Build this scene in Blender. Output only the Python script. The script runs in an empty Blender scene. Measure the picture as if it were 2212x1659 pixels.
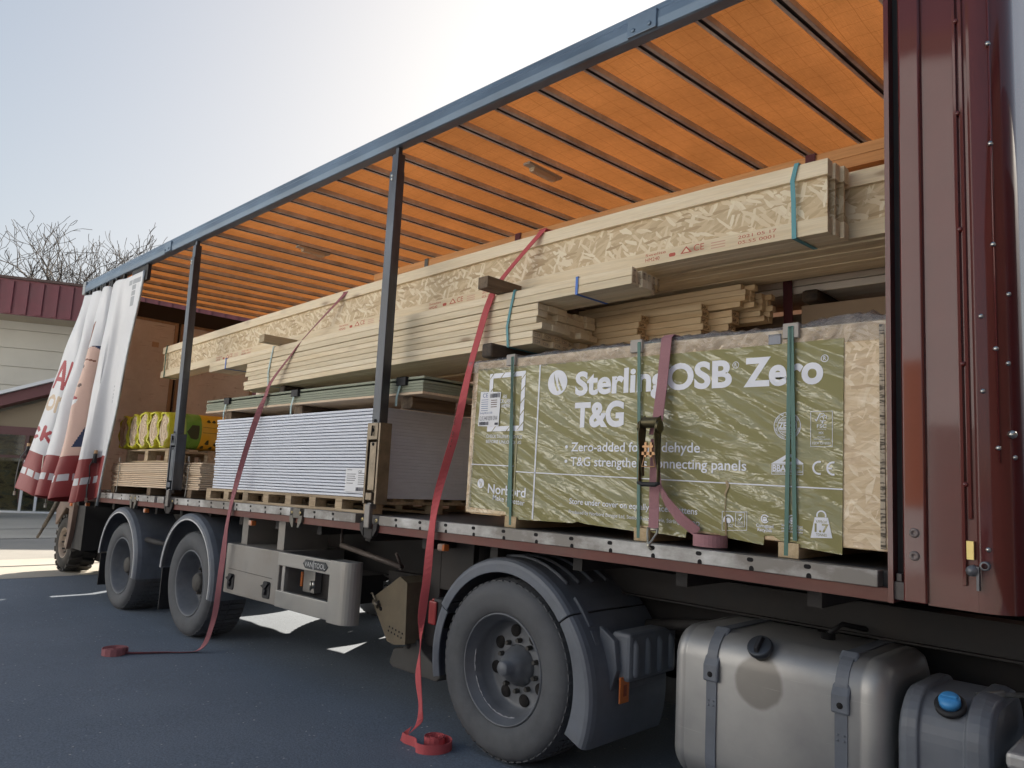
import bpy, bmesh, math, random
import numpy as np
from mathutils import Vector, Matrix
random.seed(7); rng = np.random.default_rng(7)
sc = bpy.context.scene
COL = sc.collection
# ------------------------------------------------------------------ camera, sky, sun, exposure
CAMPOS = (0.0, -3.03, 1.56)
R = ((0.7211036285, 0.6908050830, 0.0528951248), (-0.0476316992, 0.1255971349, -0.9909372235), (-0.6911879470, 0.7120489429, 0.1234727696))
cam = bpy.data.cameras.new('camera'); cam.sensor_width = 36; cam.lens = 36 * 1620 / 2212.0
cam.clip_start = 0.05; cam.clip_end = 3000
co = bpy.data.objects.new('camera', cam); COL.objects.link(co)
xr, yd, zf = R
co.matrix_world = Matrix(((xr[0], -yd[0], -zf[0], CAMPOS[0]), (xr[1], -yd[1], -zf[1], CAMPOS[1]), (xr[2], -yd[2], -zf[2], CAMPOS[2]), (0, 0, 0, 1)))
sc.camera = co
SUN_EL, SUN_AZ = math.radians(27.5), math.radians(-32)      # azimuth from +Y towards +X
w = bpy.data.worlds.new('World'); sc.world = w; w.use_nodes = True
nt = w.node_tree; bg = nt.nodes['Background']
sky = nt.nodes.new('ShaderNodeTexSky'); sky.sky_type = 'NISHITA'; sky.sun_disc = False
sky.sun_elevation = SUN_EL; sky.sun_rotation = SUN_AZ; sky.air_density = 1.0; sky.dust_density = 2.2; sky.ozone_density = 0.6
# thin high haze: evens out the glare round the sun, c / (1 + c k)
hz = nt.nodes.new('ShaderNodeVectorMath'); hz.operation = 'MULTIPLY_ADD'; hz.inputs[1].default_value = (.20, .20, .20); hz.inputs[2].default_value = (1, 1, 1)
dv = nt.nodes.new('ShaderNodeVectorMath'); dv.operation = 'DIVIDE'
nt.links.new(sky.outputs[0], hz.inputs[0]); nt.links.new(sky.outputs[0], dv.inputs[0]); nt.links.new(hz.outputs[0], dv.inputs[1]); nt.links.new(dv.outputs[0], bg.inputs[0]); bg.inputs[1].default_value = 0.105
sl = bpy.data.lights.new('sun', 'SUN'); sl.energy = 5.0; sl.angle = math.radians(0.5); sl.color = (1.0, 0.90, 0.76)
so = bpy.data.objects.new('sun', sl); COL.objects.link(so)
sd = Vector((math.sin(SUN_AZ) * math.cos(SUN_EL), math.cos(SUN_AZ) * math.cos(SUN_EL), math.sin(SUN_EL)))
so.rotation_euler = (-sd).to_track_quat('-Z', 'Y').to_euler(); so.location = (-4, 12, 12)
sc.view_settings.view_transform = 'Standard'; sc.view_settings.look = 'None'; sc.view_settings.gamma = 1
sc.view_settings.exposure = 1.42
sc.cycles.use_denoising = True
sc.cycles.max_bounces = 8; sc.cycles.transparent_max_bounces = 12

# ------------------------------------------------------------------ helpers
def camb(x):                     # the loaded bed bows: it falls away towards the rear
    return -.0081 * max(0.0, -x / .96 - 2) ** 1.43 * .96
def gz(x): return .0585 + .0135 * x
class MB:
    def __init__(s): s.v = []; s.f = []; s.m = []; s.sm = []
    def add(s, vs, fs, m=0, smooth=False):
        o = len(s.v); s.v += [tuple(map(float, p)) for p in vs]
        for f in fs: s.f.append(tuple(o + i for i in f)); s.m.append(m); s.sm.append(smooth)
        return s
    def box(s, x0, x1, y0, y1, z0, z1, m=0, seg=1):
        vs = []
        for i in range(seg + 1):
            x = x0 + (x1 - x0) * i / seg
            vs += [(x, y0, z0), (x, y1, z0), (x, y1, z1), (x, y0, z1)]
        fs = [(0, 1, 2, 3)[::1], tuple(4 * seg + k for k in (3, 2, 1, 0))]
        for i in range(seg):
            a = 4 * i; b = a + 4
            for k in range(4):
                k2 = (k + 1) % 4; fs.append((a + k2, a + k, b + k, b + k2))
        return s.add(vs, fs, m)
    def slab(s, x0, x1, y0, y1, zl, zr, h, m=0):     # box whose z goes from zl (at x0) to zr (at x1)
        vs = [(x0, y0, zl), (x0, y1, zl), (x0, y1, zl + h), (x0, y0, zl + h), (x1, y0, zr), (x1, y1, zr), (x1, y1, zr + h), (x1, y0, zr + h)]
        return s.add(vs, [(0, 1, 2, 3), (7, 6, 5, 4), (1, 0, 4, 5), (2, 1, 5, 6), (3, 2, 6, 7), (0, 3, 7, 4)], m)
    def prism(s, poly, a0, a1, axis='y', m=0, smooth=False):  # poly in the two other axes
        n = len(poly)
        def mk(p, a): return {'x': (a, p[0], p[1]), 'y': (p[0], a, p[1]), 'z': (p[0], p[1], a)}[axis]
        vs = [mk(p, a0) for p in poly] + [mk(p, a1) for p in poly]
        s.add(vs, [tuple(range(n)), tuple(range(2 * n - 1, n - 1, -1))], m)
        o = len(s.v) - 2 * n
        for i in range(n):
            j = (i + 1) % n; s.f.append((o + j, o + i, o + n + i, o + n + j)); s.m.append(m); s.sm.append(smooth)
        return s
    def sweep(s, prof, stations, m=0, smooth=False, closed=True, caps=True):
        # stations: list of functions mapping a profile point to xyz
        n = len(prof); o = len(s.v)
        for st in stations: s.v += [tuple(map(float, st(p))) for p in prof]
        for i in range(len(stations) - 1):
            for k in range(n if closed else n - 1):
                k2 = (k + 1) % n
                s.f.append((o + i * n + k, o + i * n + k2, o + (i + 1) * n + k2, o + (i + 1) * n + k)); s.m.append(m); s.sm.append(smooth)
        if caps and closed:
            s.f.append(tuple(o + k for k in range(n))[::-1]); s.m.append(m); s.sm.append(False)
            e = o + (len(stations) - 1) * n
            s.f.append(tuple(e + k for k in range(n))); s.m.append(m); s.sm.append(False)
        return s
    def tube(s, pts, r, n=10, m=0, rs=None, caps=True):
        pts = [Vector(p) for p in pts]; st = []
        up = Vector((0, 0, 1)); prev = None
        frames = []
        for i, p in enumerate(pts):
            t = (pts[min(i + 1, len(pts) - 1)] - pts[max(i - 1, 0)]).normalized()
            a = prev if prev is not None else (up if abs(t.z) < .9 else Vector((1, 0, 0)))
            u = (a - t * a.dot(t)).normalized(); v = t.cross(u); prev = u
            frames.append((p, u, v))
        prof = [(math.cos(2 * math.pi * k / n), math.sin(2 * math.pi * k / n)) for k in range(n)]
        def mk(i):
            p, u, v = frames[i]; rr = rs[i] if rs else r
            return lambda q: p + (u * q[0] + v * q[1]) * rr
        return s.sweep(prof, [mk(i) for i in range(len(pts))], m, True, True, caps)
    def lathe(s, prof, c, axis='y', n=48, m=0, smooth=True, ms=None):   # prof: (radius, along)
        o = len(s.v); k = len(prof)
        for i in range(n):
            a = 2 * math.pi * i / n; ca, sa = math.cos(a), math.sin(a)
            for r, h in prof:
                s.v.append({'y': (c[0] + r * ca, c[1] + h, c[2] + r * sa), 'x': (c[0] + h, c[1] + r * ca, c[2] + r * sa), 'z': (c[0] + r * ca, c[1] + r * sa, c[2] + h)}[axis])
        for i in range(n):
            j = (i + 1) % n
            for q in range(k - 1):
                s.f.append((o + i * k + q, o + i * k + q + 1, o + j * k + q + 1, o + j * k + q)); s.m.append(ms[q] if ms else m); s.sm.append(smooth)
        return s
    def ribbon(s, pts, wid, th=.003, m=0):            # pts: centres, wid: half-width vectors
        P = [Vector(p) for p in pts]; W = [Vector(q) for q in wid]; st = []
        for i in range(len(P)):
            t = (P[min(i + 1, len(P) - 1)] - P[max(i - 1, 0)]).normalized(); nn = t.cross(W[i]).normalized() * th / 2
            st.append((P[i], W[i], nn))
        def mk(q): 
            p, w_, nn = q
            return lambda c: p + w_ * c[0] + nn * c[1]
        return s.sweep([(-1, -1), (1, -1), (1, 1), (-1, 1)], [mk(q) for q in st], m, False)
    def build(s, name, mats, parent=None, bend=1.0, bevel=0.0, bseg=2, auto=False):
        if bend: vs = [(x, y, z + bend * camb(x)) for x, y, z in s.v]
        else: vs = s.v
        me = bpy.data.meshes.new(name); me.from_pydata(vs, [], s.f)
        if not isinstance(mats, (list, tuple)): mats = [mats]
        for mt in mats: me.materials.append(mt)
        me.polygons.foreach_set('material_index', s.m); me.polygons.foreach_set('use_smooth', s.sm)
        bm = bmesh.new(); bm.from_mesh(me); bmesh.ops.recalc_face_normals(bm, faces=bm.faces); bm.to_mesh(me); bm.free()
        me.update()
        o = bpy.data.objects.new(name, me); COL.objects.link(o)
        if parent is not None: setparent(o, parent)
        if bevel > 0:
            b = o.modifiers.new('bevel', 'BEVEL'); b.width = bevel; b.segments = bseg; b.limit_method = 'ANGLE'; b.angle_limit = math.radians(40)
        return o
WLOC = {}
def setparent(o, p):
    o.parent = p; o.matrix_parent_inverse = Matrix.Translation(-Vector(WLOC.get(p.name, (0, 0, 0))))
def empty(name, loc):
    o = bpy.data.objects.new(name, None); COL.objects.link(o); o.location = loc; o.empty_display_size = .2; WLOC[o.name] = tuple(loc); return o
def tag(o, label=None, cat=None, group=None, kind=None):
    if label: o['label'] = label
    if cat: o['category'] = cat
    if group: o['group'] = group
    if kind: o['kind'] = kind
    return o
def thing(name, loc, label, cat, group=None): return tag(empty(name, loc), label, cat, group)
def arc(cx, cz, r, a0, a1, n): return [(cx + r * math.cos(math.radians(a0 + (a1 - a0) * i / n)), cz + r * math.sin(math.radians(a0 + (a1 - a0) * i / n))) for i in range(n + 1)]
def rrect(x0, x1, z0, z1, r, n=5):
    return arc(x1 - r, z1 - r, r, 0, 90, n) + arc(x0 + r, z1 - r, r, 90, 180, n) + arc(x0 + r, z0 + r, r, 180, 270, n) + arc(x1 - r, z0 + r, r, 270, 360, n)

# ------------------------------------------------------------------ materials
class NT:
    def __init__(s, name):
        s.mat = bpy.data.materials.new(name); s.mat.use_nodes = True; s.t = s.mat.node_tree
        s.p = s.t.nodes['Principled BSDF']; s._co = None
    def n(s, ty, **kw):
        nd = s.t.nodes.new('ShaderNode' + ty)
        for k, v in kw.items():
            if k in nd.inputs.keys() if isinstance(k, str) else False: nd.inputs[k].default_value = v
            else: setattr(nd, k, v)
        return nd
    def l(s, a, b): s.t.links.new(a, b)
    def coord(s, rnd=True, scale=(1, 1, 1), rot=(0, 0, 0)):
        tc = s.n('TexCoord'); out = tc.outputs['Object']
        if rnd:
            oi = s.n('ObjectInfo'); mu = s.n('VectorMath', operation='SCALE'); cb = s.n('CombineXYZ')
            for k, f in zip('XYZ', (13.7, 5.3, 9.1)):
                mm = s.n('Math', operation='MULTIPLY'); mm.inputs[1].default_value = f; s.l(oi.outputs['Random'], mm.inputs[0]); s.l(mm.outputs[0], cb.inputs[k])
            ad = s.n('VectorMath', operation='ADD'); s.l(out, ad.inputs[0]); s.l(cb.outputs[0], ad.inputs[1]); out = ad.outputs[0]
            s.t.nodes.remove(mu)
        mp = s.n('Mapping'); mp.inputs['Scale'].default_value = scale; mp.inputs['Rotation'].default_value = rot; s.l(out, mp.inputs[0])
        return mp.outputs[0]
    def noise(s, vec, scale, detail=4, rough=.55, dist=0):
        nd = s.n('TexNoise'); nd.inputs['Scale'].default_value = scale; nd.inputs['Detail'].default_value = detail; nd.inputs['Roughness'].default_value = rough; nd.inputs['Distortion'].default_value = dist
        s.l(vec, nd.inputs['Vector']); return nd.outputs['Fac']
    def ramp(s, fac, stops, interp='LINEAR'):
        r = s.n('ValToRGB'); r.color_ramp.interpolation = interp; e = r.color_ramp.elements
        while len(e) < len(stops): e.new(.5)
        for i, (p, c) in enumerate(stops):
            e[i].position = p; e[i].color = (c, c, c, 1) if isinstance(c, (int, float)) else (*c, 1)
        s.l(fac, r.inputs[0]); return r.outputs[0]
    def mix(s, fac, a, b, mode='MIX'):
        m = s.n('MixRGB', blend_type=mode)
        for i, q in ((0, fac), (1, a), (2, b)):
            if isinstance(q, (int, float)): m.inputs[i].default_value = q if i == 0 else (q, q, q, 1)
            elif isinstance(q, tuple): m.inputs[i].default_value = (*q, 1)
            else: s.l(q, m.inputs[i])
        return m.outputs[0]
    def bump(s, h, strength=.3, dist=.01, normal=None):
        b = s.n('Bump'); b.inputs['Strength'].default_value = strength; b.inputs['Distance'].default_value = dist; s.l(h, b.inputs['Height'])
        if normal is not None: s.l(normal, b.inputs['Normal'])
        return b.outputs[0]
    def set(s, **kw):
        for k, v in kw.items():
            i = s.p.inputs[k.replace('_', ' ')]
            if hasattr(v, 'default_value') or isinstance(v, bpy.types.NodeSocket): s.l(v, i)
            elif isinstance(v, tuple) and len(v) == 3: i.default_value = (*v, 1)
            else: i.default_value = v
        return s
def m_paint(name, col, rough=.4, metal=0, var=.25, scale=6, dirt=None, dirtamt=.5, coat=0, bump=0, stretch=(1, 1, 1), dscale=3):
    m = NT(name); v = m.coord(scale=stretch); n = m.noise(v, scale, 6, .6)
    a = tuple(c * (1 - var) for c in col); b = tuple(min(1, c * (1 + var)) for c in col)
    c = m.ramp(n, [(.3, a), (.7, b)])
    r = m.ramp(n, [(.3, max(0, rough - .08)), (.7, min(1, rough + .1))])
    if dirt:
        n2 = m.noise(v, dscale, 8, .65); f = m.ramp(n2, [(.5 - dirtamt * .25, 0.0), (.72 - dirtamt * .2, dirtamt)])
        c = m.mix(f, c, dirt)
    m.set(Base_Color=c, Roughness=r, Metallic=metal, Coat_Weight=coat, Coat_Roughness=.06)
    if bump: m.set(Normal=m.bump(m.noise(v, scale * 8, 3), bump, .004))
    return m.mat
def m_wood(name, ca, cb, axis='x', knots=.6, grain=1.0, stain=None, stainamt=.0):
    m = NT(name); st = {'x': (.35, 7, 7), 'y': (7, .35, 7), 'z': (7, 7, .35)}[axis]
    v = m.coord(scale=st); n1 = m.noise(v, 4.5, 5, .6, .6); n2 = m.noise(v, 22, 3, .6)
    oi = m.n('ObjectInfo')
    c = m.ramp(n1, [(.3, ca), (.5, tuple((a + b) / 2 for a, b in zip(ca, cb))), (.72, cb)])
    g = m.ramp(n2, [(.35, .82), (.6, 1.0)]); c = m.mix(.55 * grain, c, g, 'MULTIPLY')
    tv = m.ramp(oi.outputs['Random'], [(0, (.86, .84, .80)), (.5, (1, .97, .93)), (1, (1, 1, 1))]); c = m.mix(1, c, tv, 'MULTIPLY')
    if knots:
        vk = m.coord(scale={'x': (1.6, 5.5, 5.5), 'y': (5.5, 1.6, 5.5), 'z': (5.5, 5.5, 1.6)}[axis]); vo = m.n('TexVoronoi'); vo.inputs['Scale'].default_value = 1.0; m.l(vk, vo.inputs['Vector'])
        k = m.ramp(vo.outputs['Distance'], [(.055, 1.0), (.10, .35), (.17, 0.0)]); km = m.mix(knots, 0.0, k)
        c = m.mix(km, c, (.20, .10, .045))
    if stain:
        f = m.ramp(m.noise(m.coord(scale=tuple(a * .5 for a in st)), 3.0, 7, .65), [(.45, 0.0), (.7, stainamt)]); c = m.mix(f, c, stain)
    m.set(Base_Color=c, Roughness=.72, Normal=m.bump(n2, .15, .003)); return m.mat
def m_osb(name, tint=(1, 1, 1), scale=1.9, film=False, plane='xz', soft=0):
    m = NT(name); base = None
    cols = [((.52, .36, .19), (.72, .56, .34)), ((.60, .44, .25), (.84, .71, .49)), ((.44, .29, .15), (.80, .66, .43))]
    wob = m.n('TexNoise'); wob.inputs['Scale'].default_value = 14; wob.inputs['Detail'].default_value = 2
    for i, (ang, sx, thr) in enumerate(((.5, 5, 0), (-.75, 5, .80), (1.25, 5, .84), (.1, 4.5, .86), (-.35, 5, .90))):
        rot = (0, ang, 0) if plane == 'xz' else (0, 0, ang)
        v0 = m.coord(rot=rot)
        if i == 0: m.l(v0, wob.inputs['Vector'])
        ws = m.n('VectorMath', operation='SCALE'); ws.inputs['Scale'].default_value = .012; m.l(wob.outputs['Color'], ws.inputs[0]); wa = m.n('VectorMath', operation='ADD'); m.l(v0, wa.inputs[0]); m.l(ws.outputs[0], wa.inputs[1])
        mp = m.n('Mapping'); mp.inputs['Scale'].default_value = (sx * scale, 22 * scale, 24 * scale) if plane == 'xz' else (sx * scale, 24 * scale, 22 * scale)
        m.l(wa.outputs[0], mp.inputs[0])
        vo = m.n('TexVoronoi'); vo.inputs['Scale'].default_value = 1; m.l(mp.outputs[0], vo.inputs['Vector'])
        sp = m.n('SeparateColor'); m.l(vo.outputs['Color'], sp.inputs[0])
        lo, hi = ((.54, .40, .23), (.68, .53, .33)) if i == 0 else (((.74, .60, .40), (.86, .76, .57)) if i in (1, 2, 4) else ((.40, .27, .14), (.56, .41, .24)))
        if soft and i: lo, hi = [tuple(a * (1 - soft) + b * soft for a, b in zip(q, (.61, .46, .28))) for q in (lo, hi)]
        c = m.ramp(sp.outputs[0], [(.0, lo), (1, hi)])
        if base is None: base = c; hh = sp.outputs[0]
        else: base = m.mix(m.ramp(sp.outputs[1], [(thr, 0.0), (thr + .015, 1.0)]), base, c)
    tn = m.n('RGB'); tn.outputs[0].default_value = (*tint, 1); base = m.mix(1, base, tn.outputs[0], 'MULTIPLY')
    m.set(Base_Color=base, Roughness=.6, Normal=m.bump(hh, .2, .003))
    if film:
        vb = m.coord(rnd=False, rot=(0, .5, 0), scale=(1.2, 1, 5)); h = m.noise(vb, 3.2, 4, .5, 1.2)
        m.set(Coat_Weight=1.0, Coat_Roughness=.12, Coat_IOR=1.6); m.l(m.bump(h, .9, .05), m.p.inputs['Coat Normal'])
    return m.mat
def rs(m, ang, scale):
    v0 = m.coord(rnd=False, rot=(0, ang, 0)); mp = m.n('Mapping'); mp.inputs['Scale'].default_value = scale; m.l(v0, mp.inputs[0]); return mp.outputs[0]
def m_flat(name, col, rough=.6, metal=0, **kw): return NT(name).set(Base_Color=col, Roughness=rough, Metallic=metal, **kw).mat

SPRUCE = m_wood('spruce', (.80, .66, .45), (.90, .79, .60))
SPRUCE2 = m_wood('spruce_yellow', (.72, .52, .30), (.84, .68, .45))
BROWNW = m_wood('treated_wood', (.46, .22, .08), (.62, .33, .13), knots=.8)
DARKW = m_wood('dunnage_dark', (.035, .026, .02), (.11, .075, .05), axis='y', knots=0, stain=(.012, .01, .009), stainamt=.7)
MIDW = m_wood('dunnage_brown', (.13, .085, .05), (.27, .19, .12), axis='y', knots=.3, stain=(.04, .028, .02), stainamt=.8)
PALEW = m_wood('dunnage_pale', (.36, .27, .16), (.52, .42, .28), axis='y', knots=.3)
ENDW = m_wood('end_grain', (.42, .30, .17), (.62, .48, .31), axis='y', knots=0)
PALW = m_wood('pallet_wood', (.40, .30, .19), (.60, .48, .33), knots=.5, stain=(.16, .11, .07), stainamt=.6)
PLY = m_wood('ply_sheet', (.66, .50, .36), (.80, .66, .50), knots=0)
OSB = m_osb('osb_web', (1, 1, 1), 2.7, soft=.15); OSBFILM = m_osb('osb_under_film', (1.15, 1.13, 1.13), 2.6, True, soft=.45)
STAMP = m_flat('red_stamp', (.50, .10, .06)); STAMPD = m_flat('dark_stamp', (.12, .05, .03)); STAMPG = m_flat('grey_stamp', (.26, .2, .13))
ALU = m_paint('worn_aluminium', (.70, .70, .69), .42, .15, .25, 9, (.16, .14, .12), .9, stretch=(.6, 1, 1))
SLOT = m_flat('dark_slot', (.012, .01, .01), .9)
MAROONB = m_paint('rusty_maroon', (.13, .036, .028), .55, 0, .3, 5, (.22, .12, .08), .35, stretch=(.5, 1, 1))
MAROON = m_paint('maroon_gloss', (.110, .020, .017), .5, 0, .10, 3, coat=.9)
RAIL = m_paint('rail_paint', (.145, .20, .265), .36, .35, .18, 5, (.05, .045, .04), .25, stretch=(.4, 1, 1))
POST = m_paint('post_steel', (.115, .132, .158), .36, .6, .3, 8, (.035, .03, .028), .55, stretch=(1, 1, .25))
POSTL = m_paint('post_worn_steel', (.28, .23, .17), .40, .65, .35, 8, (.05, .04, .03), .5)
MAROON.node_tree.nodes['Principled BSDF'].inputs['Specular IOR Level'].default_value = .12
BLACK = m_paint('black_rubber', (.018, .018, .02), .6, 0, .2)
DARKST = m_paint('dark_steel', (.020, .018, .018), .7, 0, .35, 6, (.055, .042, .034), .35)
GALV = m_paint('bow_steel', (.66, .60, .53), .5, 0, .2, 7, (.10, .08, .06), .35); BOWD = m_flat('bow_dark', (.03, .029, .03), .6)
TYRE = m_paint('tyre_rubber', (.080, .084, .092), .75, 0, .25, 10, (.125, .126, .13), .5, bump=.2)
RIM = m_paint('rim_grey', (.125, .134, .15), .48, .1, .2, 9, (.20, .20, .205), .35, dscale=5)
HUB = m_paint('hub_dirty', (.06, .055, .05), .7, 0, .4, 20)
GUARD = m_paint('mudguard_plastic', (.125, .140, .168), .5, 0, .2, 5, (.19, .197, .21), .4)
TRIMW = m_flat('pale_trim', (.6, .6, .6), .5)
TOOLB = m_paint('toolbox_grey', (.30, .285, .265), .5, .35, .15, 6, (.16, .13, .10), .4)
ASPH = None
RED = m_flat('lamp_red', (.28, .03, .03), .25); ORANGE = m_flat('lamp_orange', (.62, .17, .04), .3); LENS = m_flat('lamp_lens', (.55, .38, .30), .3)
CHROME = m_flat('bright_steel', (.55, .54, .5), .3, 1.0); BRASS = m_flat('zinc_yellow', (.45, .36, .18), .35, 1.0)
WHITE = m_flat('white_ink', (.80, .81, .85), .5, Coat_Weight=.6, Coat_Roughness=.15)
WHITEP = m_flat('label_paper', (.80, .80, .82), .6); INK = m_flat('label_ink', (.07, .07, .09), .7); INKB = m_flat('label_ink_blue', (.10, .14, .33), .7)
PLASTER = m_paint('plasterboard_edge', (.76, .79, .86), .7, 0, .05, 8); 
GREENB = m_paint('green_board', (.30, .32, .24), .75, 0, .12, 12, stretch=(.3, 3, 6))
GREENTOP = m_flat('board_dark_top', (.06, .07, .06), .8)
BANDT = m_flat('strap_teal', (.09, .30, .34), .45); BANDG = m_flat('strap_green', (.055, .16, .13), .4); BANDB = m_flat('strap_blue', (.04, .16, .55), .4); BANDP = m_flat('strap_pale', (.42, .56, .56), .4)
def m_web(name, col):
    m = NT(name); v = m.coord(rnd=False); n = m.noise(v, 260, 2); n2 = m.noise(v, 3, 4)
    c = m.mix(m.ramp(n2, [(.35, 0.0), (.7, .35)]), col, tuple(x * .55 for x in col)); c = m.mix(.5, c, m.ramp(n, [(.3, .7), (.7, 1.0)]), 'MULTIPLY')
    wv = m.n('TexWave'); wv.inputs['Scale'].default_value = 90; wv.bands_direction = 'Z'; m.l(v, wv.inputs['Vector'])
    m.set(Base_Color=c, Roughness=.8, Normal=m.bump(wv.outputs['Fac'], .35, .003)); return m.mat
WEBR = m_web('red_webbing', (.66, .12, .13)); WEBP = m_web('faded_webbing', (.40, .15, .165)); WEBM = m_web('mauve_webbing', (.44, .22, .24)); WEBD = m_web('maroon_webbing', (.11, .028, .035))

# ------------------------------------------------------------------ ground
def m_asphalt():
    m = NT('asphalt'); v = m.coord(rnd=False)
    n1 = m.noise(v, 1.1, 5, .6); n2 = m.noise(v, 85, 3, .7); 
    c = m.ramp(n1, [(.3, (.128, .160, .205)), (.7, (.155, .190, .238))]); c = m.mix(.7, c, m.ramp(n2, [(.3, .5), (.7, 1.25)]), 'MULTIPLY')
    vo = m.n('TexVoronoi'); vo.inputs['Scale'].default_value = 15; vo.inputs['Randomness'].default_value = 1; m.l(v, vo.inputs['Vector'])
    sp = m.ramp(m.noise(v, 4, 2), [(.45, .0), (.62, 1.0)]); d = m.ramp(vo.outputs['Distance'], [(.07, 1.0), (.11, 0.0)])
    f = m.mix(1, d, sp, 'MULTIPLY'); c = m.mix(f, c, (.55, .53, .5))
    m.set(Base_Color=c, Roughness=.85, Normal=m.bump(n2, .5, .006)); return m.mat
def m_concrete(name, a, b):
    m = NT(name); v = m.coord(rnd=False); n1 = m.noise(v, .7, 7, .65); n2 = m.noise(v, 60, 2)
    c = m.ramp(n1, [(.3, a), (.7, b)]); c = m.mix(.4, c, m.ramp(n2, [(.3, .75), (.7, 1.1)]), 'MULTIPLY'); m.set(Base_Color=c, Roughness=.85); return m.mat
def sheet(name, xs, ys, mat, dz=0):
    mb = MB(); 
    nx = 24
    for i in range(nx):
        x0 = xs[0] + (xs[1] - xs[0]) * i / nx; x1 = xs[0] + (xs[1] - xs[0]) * (i + 1) / nx
        mb.add([(x0, ys[0], gz(max(x0, -70)) + dz), (x1, ys[0], gz(max(x1, -70)) + dz), (x1, ys[1], gz(max(x1, -70)) + dz), (x0, ys[1], gz(max(x0, -70)) + dz)], [(0, 1, 2, 3)])
    return tag(mb.build(name, mat, None, 0), kind='structure')
ASPH = m_asphalt()
sheet('ground', (-700, 700), (-700, 700), ASPH)
CONC = m_concrete('concrete_pale', (.36, .33, .28), (.46, .43, .37)); CONC2 = m_concrete('concrete_grey', (.25, .24, .215), (.33, .31, .28)); DRAIN = m_flat('drain_dark', (.03, .03, .03), .9)
sheet('concrete_paving', (-13.86, -11.6), (-2.5, 40), CONC, .004); sheet('yard_paving', (-17.6, -13.86), (-40, 60), CONC2, .004)
sheet('concrete_apron', (-34, -17.6), (-40, 60), CONC, .004)
CONC3 = m_concrete('bounce_concrete', (.55, .54, .52), (.64, .63, .60)); sheet('bounce_apron', (-13.8, 22), (-14.9, -6.4), CONC3, .004)  # unseen pale apron, added to bounce sun up into the trailer
for x in (-12.95, -17.62, -20.2): sheet('drain_channel', (x - .04, x + .04), (-30, 50), DRAIN, .008)

# ------------------------------------------------------------------ text
_probe = {}
def text_geo(s):
    cu = bpy.data.curves.new('txt', 'FONT'); cu.body = s; cu.resolution_u = 5 if len(s) < 14 else 3
    return cu
def text(parent, s, x0, x1, z0, caph, y, mat, bold=0.0, name='lettering', axis='xz', slant=0.0, bend=1.0, flip=False, zslope=0.0):
    cu = text_geo(s); cu.offset = bold; o = bpy.data.objects.new('t', cu); COL.objects.link(o)
    dg = bpy.context.evaluated_depsgraph_get(); me = bpy.data.meshes.new_from_object(o.evaluated_get(dg)); bpy.data.objects.remove(o); bpy.data.curves.remove(cu)
    if 'H' not in _probe:
        c2 = text_geo('H'); o2 = bpy.data.objects.new('t', c2); COL.objects.link(o2); dg = bpy.context.evaluated_depsgraph_get(); m2 = bpy.data.meshes.new_from_object(o2.evaluated_get(dg))
        _probe['H'] = max(v.co.y for v in m2.vertices); bpy.data.objects.remove(o2); bpy.data.curves.remove(c2)
    a = min(v.co.x for v in me.vertices); b = max(v.co.x for v in me.vertices)
    sx = (x1 - x0) / (b - a); szz = caph / _probe['H']
    for v in me.vertices:
        px = (v.co.x - a) * sx + slant * v.co.y * szz; pz = v.co.y * szz
        if flip: px = (x1 - x0) - px; pz = -pz
        if axis == 'xz': X, Y, Z = x0 + px, y, z0 + pz + zslope * px; v.co = (X, Y, Z + bend * camb(X))
        elif axis == 'yz': v.co = (y, x0 + px, z0 + pz + bend * camb(y))
        elif axis == 'zx': v.co = (y - pz, x0, z0 - px)
    bm = bmesh.new(); bm.from_mesh(me); bmesh.ops.delete(bm, geom=[f for f in bm.faces if f.calc_area() < 1e-9], context='FACES_ONLY'); bm.to_mesh(me); bm.free()
    me.polygons.foreach_set('use_smooth', [False] * len(me.polygons))
    me.materials.append(mat); q = bpy.data.objects.new(name, me); COL.objects.link(q)
    if parent is not None: setparent(q, parent)
    return q

# ================================================================== TRAILER
TR = thing('curtainsider_trailer', (-6, 1.25, 0), 'long curtainsider lorry trailer with its near side open, orange roof lining and maroon front wall', 'lorry trailer')
XF, XR = -.935, -10.93
m = NT('floor_ply'); m.set(Base_Color=m.ramp(m.noise(m.coord(rnd=False, scale=(.3, 3, 3)), 4, 6), [(.3, (.035, .035, .04)), (.7, (.08, .075, .075))]), Roughness=.45)
MB().box(XR, XF, .06, 2.49, 1.20, 1.285, seg=24).build('load_floor', m.mat, TR)
# side rail: aluminium edge strip in lengths with lashing slots
def slotted(x0, x1, first):
    mb = MB().box(x0, x1, -.004, .06, 1.226, 1.288, seg=max(1, int((x1 - x0) / .4)))
    x = first
    while x > x0 + .03:
        if x < x1 - .03:
            mb.prism([(x + a * 1.0, 1.271 + b) for a, b in arc(0, 0, .0095, -90, 90, 5) + []] + [(x - .012 + a, 1.271 + b) for a, b in arc(0, 0, .0095, 90, 270, 5)], -.006, .0, 'y', 1)
            mb.prism([(x - .011, 1.2262)] + [(x + a, 1.236 + b) for a, b in arc(0, 0, .011, 180, 0, 6)] + [(x + .011, 1.2262)], -.006, .0, 'y', 1)
        x -= .242
    return mb
for a, b in ((-4.09, -.985), (-5.02, -4.36), (-7.36, -5.22), (-7.78, -7.62), (-8.36, -7.85), (-9.0, -8.42), (-10.9, -9.05)):
    slotted(a, b, -1.243 - .242 * math.ceil((-1.243 - b) / .242) if b < -1.3 else -1.243).build('side_rail', [ALU, SLOT], TR, bevel=.003)
MB().box(XR, XF, .008, .12, 1.177, 1.226, seg=24).build('edge_beam', MAROONB, TR)
MB().box(XR, XF, 2.40, 2.53, 1.177, 1.288, seg=24).build('edge_beam', MAROONB, TR)
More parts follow.
